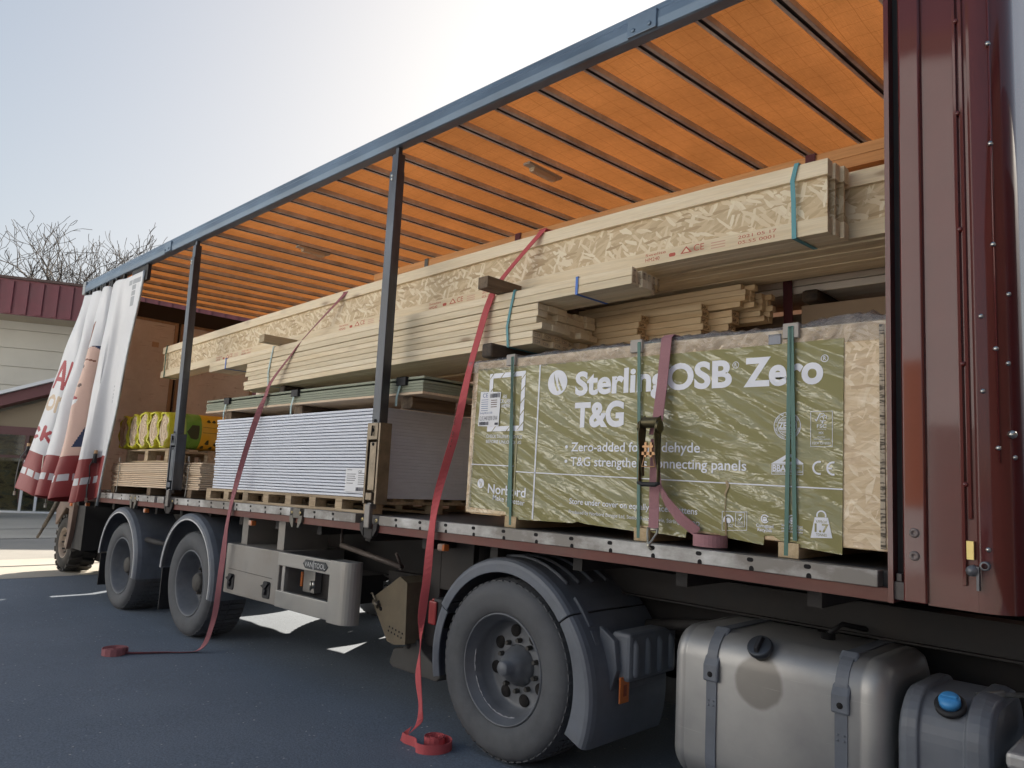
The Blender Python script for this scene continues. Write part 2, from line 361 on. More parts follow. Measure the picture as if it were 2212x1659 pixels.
# roof rails
prof = [(0, 3.88), (-.012, 3.885), (-.016, 3.93), (-.012, 3.975), (.002, 3.995), (.004, 4.02), (.012, 4.032), (.05, 4.03), (.055, 3.96), (.07, 3.95), (.07, 3.885)]
def railst(sgn, off, x): return lambda p: (x, off + sgn * p[0], p[1])
xs = list(np.linspace(-11.0, -.62, 30))
MB().sweep(prof, [railst(1, 0, x) for x in xs], smooth=False).build('cant_rail', RAIL, TR)
MB().sweep([(a * -1, b - .04) for a, b in prof], [railst(1, 2.52, x) for x in xs]).build('cant_rail', DARKST, TR)
mb = MB().box(-11.0, -10.9, -.02, .3, 3.86, 4.035); mb.build('corner_cap', m_paint('cap_grey', (.3, .32, .33), .5, .3), TR, bevel=.01)
for x in (-2.12, -8.2): 
    mb = MB().box(x - .09, x + .09, -.026, 0.0, 3.885, 3.99); mb.lathe([(0, -.008), (.012, -.008), (.012, 0)], (x - .05, -.026, 3.915), 'y', 10); mb.lathe([(0, -.008), (.012, -.008), (.012, 0)], (x + .05, -.026, 3.915), 'y', 10)
    mb.build('rail_joint', RAIL, TR, bevel=.004)
# roof canvas and bows
def rz(y, base): return base
m = NT('roof_canvas'); v = m.coord(rnd=False)
br = m.n('TexBrick', offset=0.0); br.inputs['Scale'].default_value = 1; br.inputs['Mortar Size'].default_value = .0022; br.inputs['Mortar Smooth'].default_value = .4; br.inputs['Brick Width'].default_value = .125; br.inputs['Row Height'].default_value = .125; br.inputs['Bias'].default_value = 0
for k in ('Color1', 'Color2'): br.inputs[k].default_value = (1, 1, 1, 1)
br.inputs['Mortar'].default_value = (.74, .70, .66, 1)
vd = m.n('VectorMath', operation='ADD'); nz = m.n('TexNoise'); nz.inputs['Scale'].default_value = 1.5; m.l(v, nz.inputs['Vector']); sc_ = m.n('VectorMath', operation='SCALE'); sc_.inputs['Scale'].default_value = .05; m.l(nz.outputs['Color'], sc_.inputs[0]); m.l(v, vd.inputs[0]); m.l(sc_.outputs[0], vd.inputs[1]); m.l(vd.outputs[0], br.inputs['Vector'])
weave = m.noise(m.coord(rnd=False, scale=(30, 1, 30)), 12, 2); weave2 = m.noise(m.coord(rnd=False, scale=(1, 30, 30)), 12, 2)
wv = m.mix(.5, weave, weave2); blot = m.ramp(m.noise(v, 1.6, 6), [(.35, .8), (.7, 1.05)])
pat = m.mix(1, br.outputs['Color'], m.ramp(wv, [(.3, .72), (.7, 1.12)]), 'MULTIPLY'); pat = m.mix(1, pat, blot, 'MULTIPLY')
c1 = m.mix(1, pat, (.72, .34, .155), 'MULTIPLY'); c2 = m.mix(1, pat, (.32, .12, .034), 'MULTIPLY')
df = m.n('BsdfDiffuse'); tl = m.n('BsdfTranslucent'); mx = m.n('MixShader'); mx.inputs[0].default_value = .5
m.l(c1, df.inputs[0]); m.l(c2, tl.inputs[0]); m.l(df.outputs[0], mx.inputs[1]); m.l(tl.outputs[0], mx.inputs[2]); m.l(mx.outputs[0], m.t.nodes['Material Output'].inputs[0])
CANVAS = m.mat
mb = MB(); nx, ny = 116, 12; X0, X1 = -10.95, -.64
vs = []
for i in range(nx + 1):
    for j in range(ny + 1):
        y = .06 + 2.40 * j / ny; x = X0 + (X1 - X0) * i / nx; sag = -.012 * abs(math.sin(math.pi * i / 4))
        vs.append((x, y, rz(y, 3.985) + sag))
mb.add(vs, [(i * (ny + 1) + j, (i + 1) * (ny + 1) + j, (i + 1) * (ny + 1) + j + 1, i * (ny + 1) + j + 1) for i in range(nx) for j in range(ny)], 0, True)
mb.build('roof_canvas', CANVAS, TR)
bowp = [(-.032, .022), (-.032, -.010), (-.029, -.013), (-.011, -.013), (-.009, -.002), (.009, -.002), (.011, -.013), (.029, -.013), (.032, -.010), (.032, .022)]
bx = -1.15
while bx > -10.85:
    st = []
    for j in range(11):
        y = .06 + 2.40 * j / 10; x = bx + .08 * y
        st.append((lambda x, y: lambda p: (x + p[0], y, rz(y, 3.945) + p[1]))(x, y))
    mb = MB().sweep(bowp, st)
    n = len(bowp)
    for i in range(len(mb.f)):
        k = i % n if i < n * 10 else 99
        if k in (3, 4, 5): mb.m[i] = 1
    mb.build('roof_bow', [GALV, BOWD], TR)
    bx -= .3665
# rear: header, two doors
MB().box(-10.93, -10.86, .05, 2.45, 3.69, 3.90).build('rear_header', m_flat('header_black', (.012, .012, .014), .6), TR)
m = NT('door_ply'); v = m.coord(rnd=False); n1 = m.noise(v, 1.7, 8, .7); n2 = m.noise(m.coord(rnd=False, scale=(1, 1.2, 14)), 2.2, 7, .65)
c = m.ramp(n1, [(.3, (.58, .61, .60)), (.7, (.80, .83, .82))]); f = m.ramp(n2, [(.60, 0.0), (.74, .7)]); c = m.mix(f, c, (.085, .055, .035)); f2 = m.ramp(m.noise(v, 9, 6), [(.62, 0.0), (.78, .5)]); c = m.mix(f2, c, (.10, .08, .06))
m.set(Base_Color=c, Roughness=.7); DOORM = m.mat
DTR = m_wood('door_trim', (.34, .26, .17), (.46, .37, .26), axis='z', knots=0)
for y0, y1 in ((.07, 1.235), (1.275, 2.44)):
    d = MB().box(-10.93, -10.88, y0, y1, 1.30, 3.69).build('rear_door', DOORM, TR)
    mb = MB(); mb.box(-10.88, -10.868, y0, y1, 3.655, 3.69)
    for yy in ((y1 - .045) if y0 < 1 else y0, (y0 if y0 < 1 else y1 - .045)): mb.box(-10.88, -10.866, yy, yy + .045, 1.30, 3.65)
    mb.build('trim', DTR, d)
    if y0 < 1: MB().box(-10.88, -10.872, .9, .99, 3.30, 3.37).build('sticker', m_flat('pale_patch', (.5, .4, .28)), d)
MB().box(-10.925, -10.90, 1.236, 1.274, 1.30, 3.69).build('door_seal', BLACK, TR)
# far curtain (closed): maroon tarpaulin, its inside made cream to bounce light
m = NT('far_tarp'); df = m.n('BsdfDiffuse'); tl = m.n('BsdfTranslucent'); mx = m.n('MixShader'); mx.inputs[0].default_value = .18
df.inputs[0].default_value = (.62, .60, .56, 1); tl.inputs[0].default_value = (.16, .09, .06, 1); m.l(df.outputs[0], mx.inputs[1]); m.l(tl.outputs[0], mx.inputs[2]); m.l(mx.outputs[0], m.t.nodes['Material Output'].inputs[0])
mb = MB(); vs = []; nx = 120
for i in range(nx + 1):
    x = -10.95 + 10.3 * i / nx
    for z in (1.10, 2.0, 3.0, 3.9): vs.append((x, 2.55 + .012 * math.sin(i * 1.3) + .01 * math.sin(i * .37), z))
mb.add(vs, [(i * 4 + j, i * 4 + j + 1, (i + 1) * 4 + j + 1, (i + 1) * 4 + j) for i in range(nx) for j in range(3)], 0, True); mb.build('far_curtain', m.mat, TR)
# front wall: corner post, seams, rivets, rounded corner, front face
mb = MB()
sec = [(-.945, .06), (-.945, -.004), (-.928, -.006), (-.926, .05), (-.897, .05)]
MB().prism([(-.948, .10), (-.948, -.006), (-.930, -.006), (-.930, .10)], 1.177, 3.99, 'z').build('corner_flange', MAROON, TR)
MB().prism([(-.929, .10), (-.929, .045), (-.896, .045), (-.896, .10)], 1.21, 3.99, 'z').build('pillar_seal', BLACK, TR)
MB().prism([(-.896, .10), (-.896, 0), (-.891, -.006), (-.823, -.006), (-.818, .0), (-.818, .10)], 1.19, 3.99, 'z').build('corner_post', MAROON, TR, bevel=.003)
mb = MB().box(-.932, -.895, .005, .05, 1.19, 1.255); mb.box(-.925, -.905, .01, .04, 1.255, 1.285); mb.build('pillar_foot', m_paint('foot_grey', (.10, .085, .08), .5), TR, bevel=.003)
cr = [(-.818, .012), (-.70, .008)] + [(-.66 + 0, .004)] + [(-.66 + .13 * math.sin(math.radians(a)), .135 - .13 * math.cos(math.radians(a))) for a in (0, 8, 16, 24, 32, 40, 50, 60, 70, 80, 90)] + [(-.53, .6), (-.52, 1.25), (-.53, 1.9), (-.53, 2.4)]
cr += [(-.60, 2.52), (-.818, 2.52), (-.818, 2.46), (-.62, 2.45), (-.585, 2.3), (-.585, .2), (-.66, .06), (-.818, .05)]
mb = MB().prism(cr, 1.185, 3.99, 'z', smooth=True); fw = mb.build('front_wall', MAROON, TR)
fw.data.polygons.foreach_set('use_smooth', [len(p.vertices) == 4 for p in fw.data.polygons])
mod = fw.modifiers.new('es', 'EDGE_SPLIT'); mod.split_angle = math.radians(35)
mb = MB().box(-.705, -.693, -.007, .02, 1.27, 3.99); mb.box(-.685, -.672, -.005, .02, 1.5, 3.99)
for z in (1.62, 2.05, 2.55, 3.0, 3.37, 3.68): mb.lathe([(0, -.010), (.008, -.008), (.010, 0)], (-.69, -.003, z), 'y', 8)
mb.build('corner_seam', MAROON, TR, bevel=.002)
def cornerpt(a, r=.132): return (-.66 + r * math.sin(math.radians(a)), .135 - r * math.cos(math.radians(a)))
mb = MB()
for a in (32,):
    p = cornerpt(a); q = cornerpt(a + 3, .134)
    mb.tube([(p[0], p[1], 1.7), (p[0], p[1], 3.75)], .004, 6)
for z in (1.75, 2.1, 2.48, 2.86, 3.25):
    p = cornerpt(31, .134); mb.lathe([(0, -.012), (.008, -.012), (.008, 0)], (p[0], p[1], z), 'y', 8, 1)
mb.build('rivet_row', [MAROON, CHROME], TR)
mb = MB()
for a, z in ((12, 1.95), (12, 2.22), (48, 2.05), (52, 2.3), (55, 1.72), (14, 1.40)): 
    p = cornerpt(a, .132); MB().lathe([(0, -.006), (.007, -.005), (.009, 0)], (p[0], p[1], z), 'y', 8).build('bolt', CHROME, TR)
MB().lathe([(0, -.02), (.013, -.018), (.015, 0)], (cornerpt(52)[0], cornerpt(52)[1], 1.80), 'y', 8).build('bolt', CHROME, TR)
for z in (1.437, 1.355): MB().lathe([(0, -.004), (.006, -.004), (.008, -.009), (.016, -.007), (.018, 0)], (-.857, -.007, z), 'y', 16).build('plug', m_paint('plug_grey', (.20, .16, .15), .5), TR)
MB().prism([(-.690, -.010), (-.668, -.012), (-.668, 0.0), (-.690, 0.0)], 1.362, 1.425, 'z').build('reflector', m_flat('reflector_yellow', (.75, .6, .22), .25, .3), TR)
mb = MB(); mb.lathe([(0, -.03), (.018, -.026), (.02, 0)], (-.673, 0, 1.325), 'y', 12, 0); mb.box(-.66, -.652, -.02, .02, 1.26, 1.34); mb.lathe([(.010, -.02), (.016, -.02), (.016, 0)], (-.635, -.0, 1.345), 'y', 12); mb.build('lock', m_paint('lock_steel', (.16, .16, .17), .4, .5), TR)
bd = MB().prism([(-.655, 3.66), (-.585, 3.585), (-.565, 3.60), (-.565, 3.76), (-.64, 3.78)], .0, .004, 'y')
# maker's badge, following the corner
def corner_uv(s, z, off=.004):        # s metres along the rounded corner from its start
    a = s / .13 * 180 / math.pi; p = cornerpt(a, .13 + off); return (p[0], p[1], z)
bo = [(.025, 3.72), (.085, 3.615), (.102, 3.645), (.108, 3.9), (.03, 3.9)]
def badge(poly, off, mat, nm):
    mb = MB(); cx_ = sum(p[0] for p in poly) / len(poly); cz_ = sum(p[1] for p in poly) / len(poly)
    pts = []
    for i in range(len(poly)):
        a, b = poly[i], poly[(i + 1) % len(poly)]
        for k in range(5): pts.append((a[0] + (b[0] - a[0]) * k / 5, a[1] + (b[1] - a[1]) * k / 5))
    n = len(pts); vs = [corner_uv(cx_, cz_, off)]; fs = []
    for rr in (.33, .66, 1.0): vs += [corner_uv(cx_ + (p[0] - cx_) * rr, cz_ + (p[1] - cz_) * rr, off) for p in pts]
    for i in range(n):
        j = (i + 1) % n; fs.append((0, 1 + i, 1 + j))
        for q in range(2): fs.append((1 + q * n + i, 1 + (q + 1) * n + i, 1 + (q + 1) * n + j, 1 + q * n + j))
    mb.add(vs, fs); return mb.build(nm, mat, TR)
def shrink(poly, k): 
    cx_ = sum(p[0] for p in poly) / len(poly); cz_ = sum(p[1] for p in poly) / len(poly); return [(cx_ + (p[0] - cx_) * k, cz_ + (p[1] - cz_) * k) for p in poly]
BB = m_flat('badge_black', (.01, .01, .012), .3); BW = m_flat('badge_white', (.7, .68, .6), .4)
badge(bo, .003, BB, 'badge'); badge(shrink(bo, .93), .0035, BW, 'badge_border'); badge(shrink(bo, .84), .004, BB, 'badge_field')
for k, (s0, z0) in enumerate(((.072, 3.69), (.088, 3.685), (.099, 3.672))):
    mb = MB(); 
    if k < 2: mb.tube([corner_uv(s0 + .006 * math.cos(t), z0 + .02 * math.sin(t), .0055) for t in np.linspace(0, 6.28, 14)], .0022, 5)
    else: mb.tube([corner_uv(s0, z0 + .03, .0055), corner_uv(s0, z0 - .012, .0055), corner_uv(s0 + .006, z0 - .012, .0055)], .0022, 5)
    mb.build('badge_letter', BW, TR)
# sliding pillars
def pillar(xt, xb, wt, mat_low, nm='side_pillar'):
    w2 = wt / 2; z0, zj, z1 = 1.34, 1.905, 3.865
    def X(z): return xb + (xt - xb) * (z - 1.29) / (3.88 - 1.29)
    mb = MB()
    def seg(z0, z1, a, b, y0, y1, m=0):
        mb.add([(X(z0) + a, y0, z0), (X(z0) + b, y0, z0), (X(z0) + b, y1, z0), (X(z0) + a, y1, z0), (X(z1) + a, y0, z1), (X(z1) + b, y0, z1), (X(z1) + b, y1, z1), (X(z1) + a, y1, z1)],
               [(0, 1, 2, 3), (4, 5, 6, 7), (0, 1, 5, 4), (1, 2, 6, 5), (2, 3, 7, 6), (3, 0, 4, 7)], m)
    seg(zj - .03, 3.70, -w2, w2, -.012, .058)
    seg(3.70, 3.83, -w2 * .8, w2 * .8, -.004, .06); seg(3.83, 3.89, -w2 * .45, w2 * .45, .01, .045)
    p = mb.build(nm, [POST], TR, bevel=.004)
    for zz in (3.64, 3.665): MB().lathe([(0, -.006), (.010, -.006), (.012, 0)], (X(zz) - .01, -.012, zz), 'y', 10).build('bolt', CHROME, p)
    mb = MB()
    seg(1.36, zj, -w2 * 1.75, -w2 * 1.3, -.022, .075); seg(1.36, zj, w2 * 1.3, w2 * 1.75, -.022, .075); seg(1.36, zj, -w2 * 1.3, w2 * 1.3, .03, .075)
    mb.build('pillar_housing', POST if mat_low is POST else [POSTL], p, bevel=.003)
    mb = MB(); seg(1.45, zj - .13, -w2 * .85, w2 * .85, -.018, .02); seg(zj - .115, zj + .0, -w2 * 1.2, w2 * 1.2, -.026, .02); seg(1.385, 1.435, -w2 * .8, w2 * .8, -.03, .02)
    mb.build('latch_lever', mat_low, p, bevel=.004)
    mb = MB()
    for zz in (zj + .015, zj - .05, zj - .145): mb.lathe([(0, -.004), (.011, -.003), (.012, 0)], (X(zz), -.028 if zz < zj and zz > zj - .1 else -.0185, zz), 'y', 12)
    mb.tube([(X(zj - .02), -.034, zj - .02), (X(zj - .02), -.036, zj - .09)], .006, 6); mb.build('latch_slot', SLOT, p)
    mb = MB(); seg(1.20, 1.36, -w2 * .7, w2 * .7, -.034, .0); seg(1.325, 1.37, -w2 * .55, w2 * .55, -.02, .03); mb.build('pillar_foot', m_paint('foot_steel', (.22, .21, .2), .4, .6, .3), p, bevel=.008)
    mb = MB(); x = X(1.25)
    for s in (-1, 1):
        mb.prism([(x + s * .055, 1.235), (x + s * .10, 1.235), (x + s * .095, 1.19), (x + s * .06, 1.15), (x + s * .05, 1.15)], -.014, .02, 'y'); 
    mb.box(x - .045, x + .045, -.012, .02, 1.135, 1.20); mb.build('pillar_bracket', DARKST, p, bevel=.003)
    for s in (-1, 1): MB().lathe([(.006, -.004), (.012, -.004), (.014, 0)], (x + s * .078, -.006, 1.255), 'y', 12).build('bolt', BRASS, p)
pillar(-4.215, -4.195, .084, POSTL); pillar(-7.540, -7.480, .084, POST)
for x in (-5.12, -8.39):                                                     # spare pillar sockets
    mb = MB().box(x - .05, x + .05, -.010, .02, 1.215, 1.288)
    for s in (-1, 1): mb.prism([(x + s * .055, 1.235), (x + s * .09, 1.235), (x + s * .085, 1.19), (x + s * .05, 1.145), (x + s * .03, 1.145), (x + s * .03, 1.2)], -.014, .02, 'y')
    mb.build('pillar_socket', m_paint('socket_steel', (.16, .15, .13), .45, .5, .3), TR, bevel=.003)
    for s in (-1, 1): MB().lathe([(.005, -.004), (.011, -.004), (.013, 0)], (x + s * .06, -.012, 1.255), 'y', 10).build('bolt', BRASS, TR)
# interior lamps on the roof
for (x, y) in ((-3.72, 1.02), (-6.95, 1.0)):
    mb = MB().box(x - .035, x + .035, y - .19, y + .19, rz(y, 3.905), rz(y, 3.925)); mb.build('roof_lamp', m_flat('lamp_base', (.5, .46, .38), .5), TR, bevel=.006)
    MB().prism([(x - .03, rz(y, 3.905)), (x + .03, rz(y, 3.905)), (x + .022, rz(y, 3.87)), (x - .022, rz(y, 3.87))], y - .13, y + .13, 'y').build('lamp_cover', m_flat('lamp_glass', (.62, .52, .36), .25), TR, bevel=.006)
# chassis
for y in (.72, 1.72):
    MB().box(-10.8, -3.2, y, y + .09, 1.10, 1.19, seg=24).box(-10.8, -3.2, y + .03, y + .05, .78, 1.10, seg=24).box(-10.8, -3.2, y, y + .09, .76, .78, seg=24).build('chassis_beam', DARKST, TR)
for y in (.60, 1.82):
    MB().box(-3.25, -.2, y + .02, y + .06, .945, 1.08).box(-3.25, -.2, y, y + .14, .935, .945).box(-3.25, -.2, y, y + .12, 1.08, 1.088).build('neck_beam', DARKST, TR, 0, .002)
MB().box(-3.2, -1.15, .65, 1.9, 1.09, 1.19).build('coupler_plate', DARKST, TR, 0)
for k in range(16):
    x = -10.6 + k * .62
    MB().box(x, x + .06, .12, 2.38, 1.10, 1.18).build('cross_member', DARKST, TR)
def wheel_parts(root, cx_, cz_, y0, r, rr, wtyre, kind, bend=0, far=False):
    """kind 'trailer': deep dish with big hub; 'drive': hand holes and stub hub"""
    s = -1 if far else 1
    def Y(d): return d * s
    wh = empty('wheel', (cx_, y0, cz_)); wh.parent = root; wh.matrix_parent_inverse = Matrix.Translation(-Vector(WLOC[root.name])); 
    t = MB(); pr = [(rr * .99, .02), (rr * 1.02, .0), (rr + (r - rr) * .3, -.012), (rr + (r - rr) * .55, -.018), (rr + (r - rr) * .8, -.010), (r * .965, .012), (r * .985, .026), (r, .05), (r, wtyre - .05), (r * .97, wtyre - .015), (rr + .06, wtyre), (rr, wtyre - .02)]
    t.lathe([(a, Y(b)) for a, b in pr], (cx_, y0, cz_), 'y', 72)
    n = 56
    for i in range(n):                                                      # tread blocks
        a = 2 * math.pi * i / n; ca, sa = math.cos(a), math.sin(a)
        def P(rad, tang, yy): return (cx_ + rad * ca - tang * sa, y0 + Y(yy), cz_ + rad * sa + tang * ca)
        for ya, yb in ((.012, .10), (.12, wtyre * .48), (wtyre * .53, wtyre - .03)):
            h = .018; q = [P(r * .972 if yy == .012 else r * .995, tt, yy) for yy in (ya, yb) for tt in (-h, h)] + [P(r * .984 if yy == .012 else r + .009, tt, yy) for yy in (ya, yb) for tt in (-h, h)]
            t.add(q, [(0, 1, 3, 2), (4, 5, 7, 6), (0, 1, 5, 4), (2, 3, 7, 6), (0, 2, 6, 4), (1, 3, 7, 5)])
    o = t.build('tyre', TYRE, wh, bend)
    m_ = MB()
    if kind == 'trailer':
        pr = [(rr * 1.0, .03), (rr * 1.005, .004), (rr * .985, -.004), (rr * .955, .0), (rr * .94, .03), (rr * .86, .06), (rr * .84, .17), (rr * .76, .19), (rr * .6, .19), (rr * .46, .17), (rr * .40, .17)]
    else:
        pr = [(rr * 1.0, .03), (rr * 1.005, .004), (rr * .985, -.004), (rr * .965, .002), (rr * .95, .03), (rr * .87, .05), (rr * .84, .10), (rr * .79, .155), (rr * .70, .165), (rr * .42, .15), (rr * .38, .15)]
    m_.lathe([(a, Y(b)) for a, b in pr], (cx_, y0, cz_), 'y', 72); m_.build('rim', RIM, wh, bend)
    h = MB(); n = 10
    if kind == 'trailer':
        h.lathe([(a, Y(b)) for a, b in [(rr * .40, .19), (rr * .38, .15), (rr * .30, .135), (rr * .29, .075), (rr * .25, .06), (0, .058)]], (cx_, y0, cz_), 'y', 40)
    else:
        h.lathe([(a, Y(b)) for a, b in [(rr * .38, .17), (rr * .36, .125), (rr * .28, .105), (rr * .26, .075), (rr * .14, .06), (rr * .135, .015), (rr * .11, .006), (0, .005)]], (cx_, y0, cz_), 'y', 40)
    h.build('hub', HUB if kind == 'trailer' else RIM, wh, bend)
    b = MB()
    for i in range(n):
        a = 2 * math.pi * (i + .5) / n; b.lathe([(0, Y(.118)), (.012, Y(.118)), (.014, Y(.135)), (.015, Y(.175))], (cx_ + rr * .46 * math.cos(a), y0, cz_ + rr * .46 * math.sin(a)), 'y', 6, smooth=False)
        b.build('wheel_nut', HUB, wh, bend); b = MB()
    for i in range(8):
        a = 2 * math.pi * (i + .3) / 8; dd_ = .151 if kind == 'drive' else .183; b.lathe([(0, Y(dd_)), (.034, Y(dd_)), (.036, Y(dd_ + .012))], (cx_ + rr * .63 * math.cos(a), y0, cz_ + rr * .63 * math.sin(a)), 'y', 18); b.build('hand_hole', SLOT, wh, bend); b = MB()
    return wh
for cx_, cz_, r in ((-7.0, .44, .470), (-8.74, .395, .458)):
    wheel_parts(TR, cx_, cz_, .06, r, .298, .36, 'trailer'); wheel_parts(TR, cx_, cz_, 2.47, r, .298, .36, 'trailer', far=True)
    MB().tube([(cx_, .3, cz_), (cx_, 2.2, cz_)], .07, 12).build('axle', DARKST, TR, 0)
    # mudguard: quarter shell with pale lip
    R0 = r + .075; czz = cz_ + .045
    th = np.linspace(176, -12, 26); st = []
    for a in th:
        c_, s_ = math.cos(math.radians(a)), math.sin(math.radians(a))
        st.append((lambda c_, s_: lambda p: (cx_ + (R0 + p[1]) * c_, p[0], czz + (R0 + p[1]) * s_))(c_, s_))
    g = MB().sweep([(.0, -.015), (.0, .02), (.02, .04), (.06, .05), (.46, .05), (.46, .04), (.06, .04), (.012, .012), (.008, -.015)], st, smooth=False).build('mudguard', GUARD, TR, 0)
    st = []
    for a in th:
        c_, s_ = math.cos(math.radians(a)), math.sin(math.radians(a))
        st.append((lambda c_, s_: lambda p: (cx_ + (R0 + p[1]) * c_, p[0], czz + (R0 + p[1]) * s_))(c_, s_))
    MB().sweep([(-.004, -.018), (-.004, -.006), (.006, -.006), (.006, -.018)], st).build('lip', TRIMW, g, 0)
    MB().box(cx_ - R0 - .02, cx_ - R0 - .005, .03, .42, .12, czz + .03).build('mudflap', BLACK, g, 0)
    MB().tube([(cx_ + R0 + .02, .10, czz + .28), (cx_ + R0 + .62, .10, czz + .28)], .028, 10).build('guard_bar', DARKST, g, 0)
# toolbox and side guard
tb = MB().box(-6.26, -5.37, .03, .62, .535, .945).build('toolbox', TOOLB, TR, bevel=.008)
for x in (-6.13, -5.53):
    MB().prism(rrect(x - .055, x + .055, .57, .70, .02, 3), .022, .035, 'y').build('latch', BLACK, tb, bevel=.003)
    MB().prism([(x - .06, .665), (x + .04, .70), (x + .05, .69), (x, .64)], .005, .02, 'y').tube([(x, .02, .60), (x + .01, .01, .64)], .012, 8, 0).build('latch_handle', BLACK, tb)
MB().tube([(-6.2, .024, .74), (-5.45, .024, .73)], .0012, 4).build('seam', SLOT, tb)
for a in (-6.15, -5.55): MB().box(a, a + .10, .1, .5, .945, 1.18).build('hanger', TOOLB, tb)
sgm = m_paint('guard_alu', (.36, .35, .33), .42, .5, .15, 6, (.16, .14, .12), .35)
sg = MB().box(-5.36, -4.62, .01, .05, .845, .945).box(-5.36, -4.62, .01, .05, .535, .66).build('side_guard', sgm, TR, bevel=.006)
MB().prism([(-4.63, .004)] + arc(-4.50, .104, .10, -90, 10, 8) + [(-4.415, .122), (-4.63, .122)], .525, .95, 'z', smooth=False).build('guard_end', sgm, sg, bevel=.003)
MB().box(-5.30, -5.26, .02, .05, .66, .845).build('guard_post', sgm, sg)
vt = MB().prism([(-4.99, .893), (-4.955, .925), (-4.70, .925), (-4.665, .893), (-4.70, .862), (-4.955, .862)], .004, .009, 'y').build('maker_plate', m_flat('plate_dark', (.03, .035, .04), .5), sg)
text(sg, 'VAN', -4.965, -4.855, .877, .034, .0025, m_flat('plate_pale', (.45, .45, .45)), .01); text(sg, 'TOOL', -4.835, -4.69, .877, .034, .0025, m_flat('plate_pale', (.45, .45, .45)), .01)
MB().box(-4.85, -4.846, .002, .004, .862, .925).box(-4.842, -4.838, .002, .004, .862, .925).build('plate_line', m_flat('plate_pale2', (.45, .45, .45)), sg)
cb_ = MB().box(-5.2, -4.66, .22, .5, .62, .82).build('air_tank_box', DARKST, TR); 
vp = MB().box(-5.22, -5.06, .16, .22, .655, .83).build('valve_plate', sgm, TR, bevel=.003); MB().lathe([(0, -.02), (.03, -.018), (.03, 0)], (-5.07, .16, .72), 'y', 12).tube([(-5.07, .135, .68), (-5.07, .135, .75)], .008, 6).build('valve_handle', CHROME, vp)
MB().box(-5.245, -5.222, .15, .16, .69, .80).build('reflector', ORANGE, TR)
for y in (.5, 1.2): MB().box(-4.6, -3.9, y, y + .05, .78, .86).build('chassis_bracket', DARKST, TR)
mb = MB().tube([(-4.95, .3, 1.02), (-4.2, .3, .93)], .02, 8).tube([(-4.95, .3, 1.02), (-4.97, .3, 1.18)], .012, 6).tube([(-4.2, .3, .93), (-4.17, .22, 1.03)], .01, 6).tube([(-4.2, .3, .93), (-4.12, .22, .93)], .01, 6); mb.build('landing_crank', m_paint('crank_steel', (.10, .08, .07), .55), TR)
# unseen far-side boxes and solid guards, added to block sun under the bed
MB().box(-6.3, -5.2, 1.95, 2.5, .40, 1.18).build('toolbox', TOOLB, TR, bevel=.008)
MB().box(-5.15, -3.62, 2.40, 2.48, .30, 1.18).build('side_guard', sgm, TR, bevel=.006)
MB().box(-10.8, -9.32, 2.36, 2.48, .12, 1.18).build('side_guard', sgm, TR, bevel=.006)
# landing legs
for y in (.36, 1.95):
    lg = MB().box(-4.02, -3.86, y, y + .16, .42, 1.18).box(-3.86, -3.55, y, y + .05, .80, 1.18).build('landing_leg', DARKST, TR, 0, bevel=.006)
    MB().prism([(-4.26, .26), (-4.22, .36), (-4.12, .38), (-4.06, .45), (-3.98, .46), (-3.90, .38), (-3.80, .34), (-3.72, .27), (-3.76, .235), (-4.22, .235)], y - .07, y + .24, 'y').build('foot', m_paint('foot_cast', (.06, .056, .052), .7, 0, .3), lg, 0, bevel=.01)
    MB().lathe([(0, -.08), (.02, -.08), (.03, -.06), (.03, .0)], (-4.06, y, .41), 'y', 12).build('foot_pin', DARKST, lg, 0)
for x in (-3.50, -5.9, -8.17, -10.0):
    l_ = MB().box(x - .035, x + .035, .03, .07, 1.11, 1.155).build('side_marker', LENS, TR, bevel=.012); MB().box(x + .015, x + .036, .026, .07, 1.112, 1.152).build('lens', ORANGE, l_, bevel=.006)

# near curtain, slid open and bunched at the rear
CB = [(-11.0, -.47), (-10.84, -.52), (-10.62, -.47), (-10.52, -.34), (-10.54, -.06), (-10.47, -.26), (-10.36, -.43), (-10.22, -.41), (-10.16, -.22), (-10.19, -.02), (-10.10, -.30), (-9.95, -.38), (-9.88, -.20), (-9.90, .10), (-9.80, -.10), (-9.69, -.24), (-9.60, -.20), (-9.565, -.03), (-9.50, -.035), (-9.435, -.02)]
CTX = [-10.93, -10.84, -10.72, -10.64, -10.60, -10.57, -10.48, -10.37, -10.28, -10.25, -10.20, -10.08, -9.97, -9.93, -9.85, -9.70, -9.52, -9.40, -9.12, -8.85]
CTY = [-.0, -.03, -.035, -.01, .03, .0, -.035, -.03, .02, .025, -.01, -.04, -.01, .045, .0, -.035, -.03, .0, .0, .0]
def crom(P, t):
    i = min(len(P) - 2, int(t)); f = t - i; a, b, c, d = P[max(i - 1, 0)], P[i], P[i + 1], P[min(i + 2, len(P) - 1)]
    return .5 * (2 * b + (c - a) * f + (2 * a - 5 * b + 4 * c - d) * f * f + (3 * b - a - 3 * c + d) * f ** 3)
def cpt(u, v):
    # u 0 rear .. 1 front, v 0 top .. 1 bottom
    t = u * 19; k = v ** 1.05
    x = crom(CTX, t) * (1 - k) + crom([p[0] for p in CB], t) * k; y = crom(CTY, t) * (1 - k) + crom([p[1] for p in CB], t) * k
    z = 3.81 * (1 - v) + v * (1.19 + .035 * math.sin(t * 1.1 + .5) + .10 * max(0, 1 - t / 4))
    if t < 16: y += .010 * math.sin(1.7 * t + 11 * v) * math.sin(math.pi * v) + .006 * math.sin(3.1 * t - 17 * v); x += .012 * math.sin(9 * v + t) * math.sin(math.pi * v)
    else: y += .006 * math.sin(13 * v + t)
    return Vector((x, y, z))
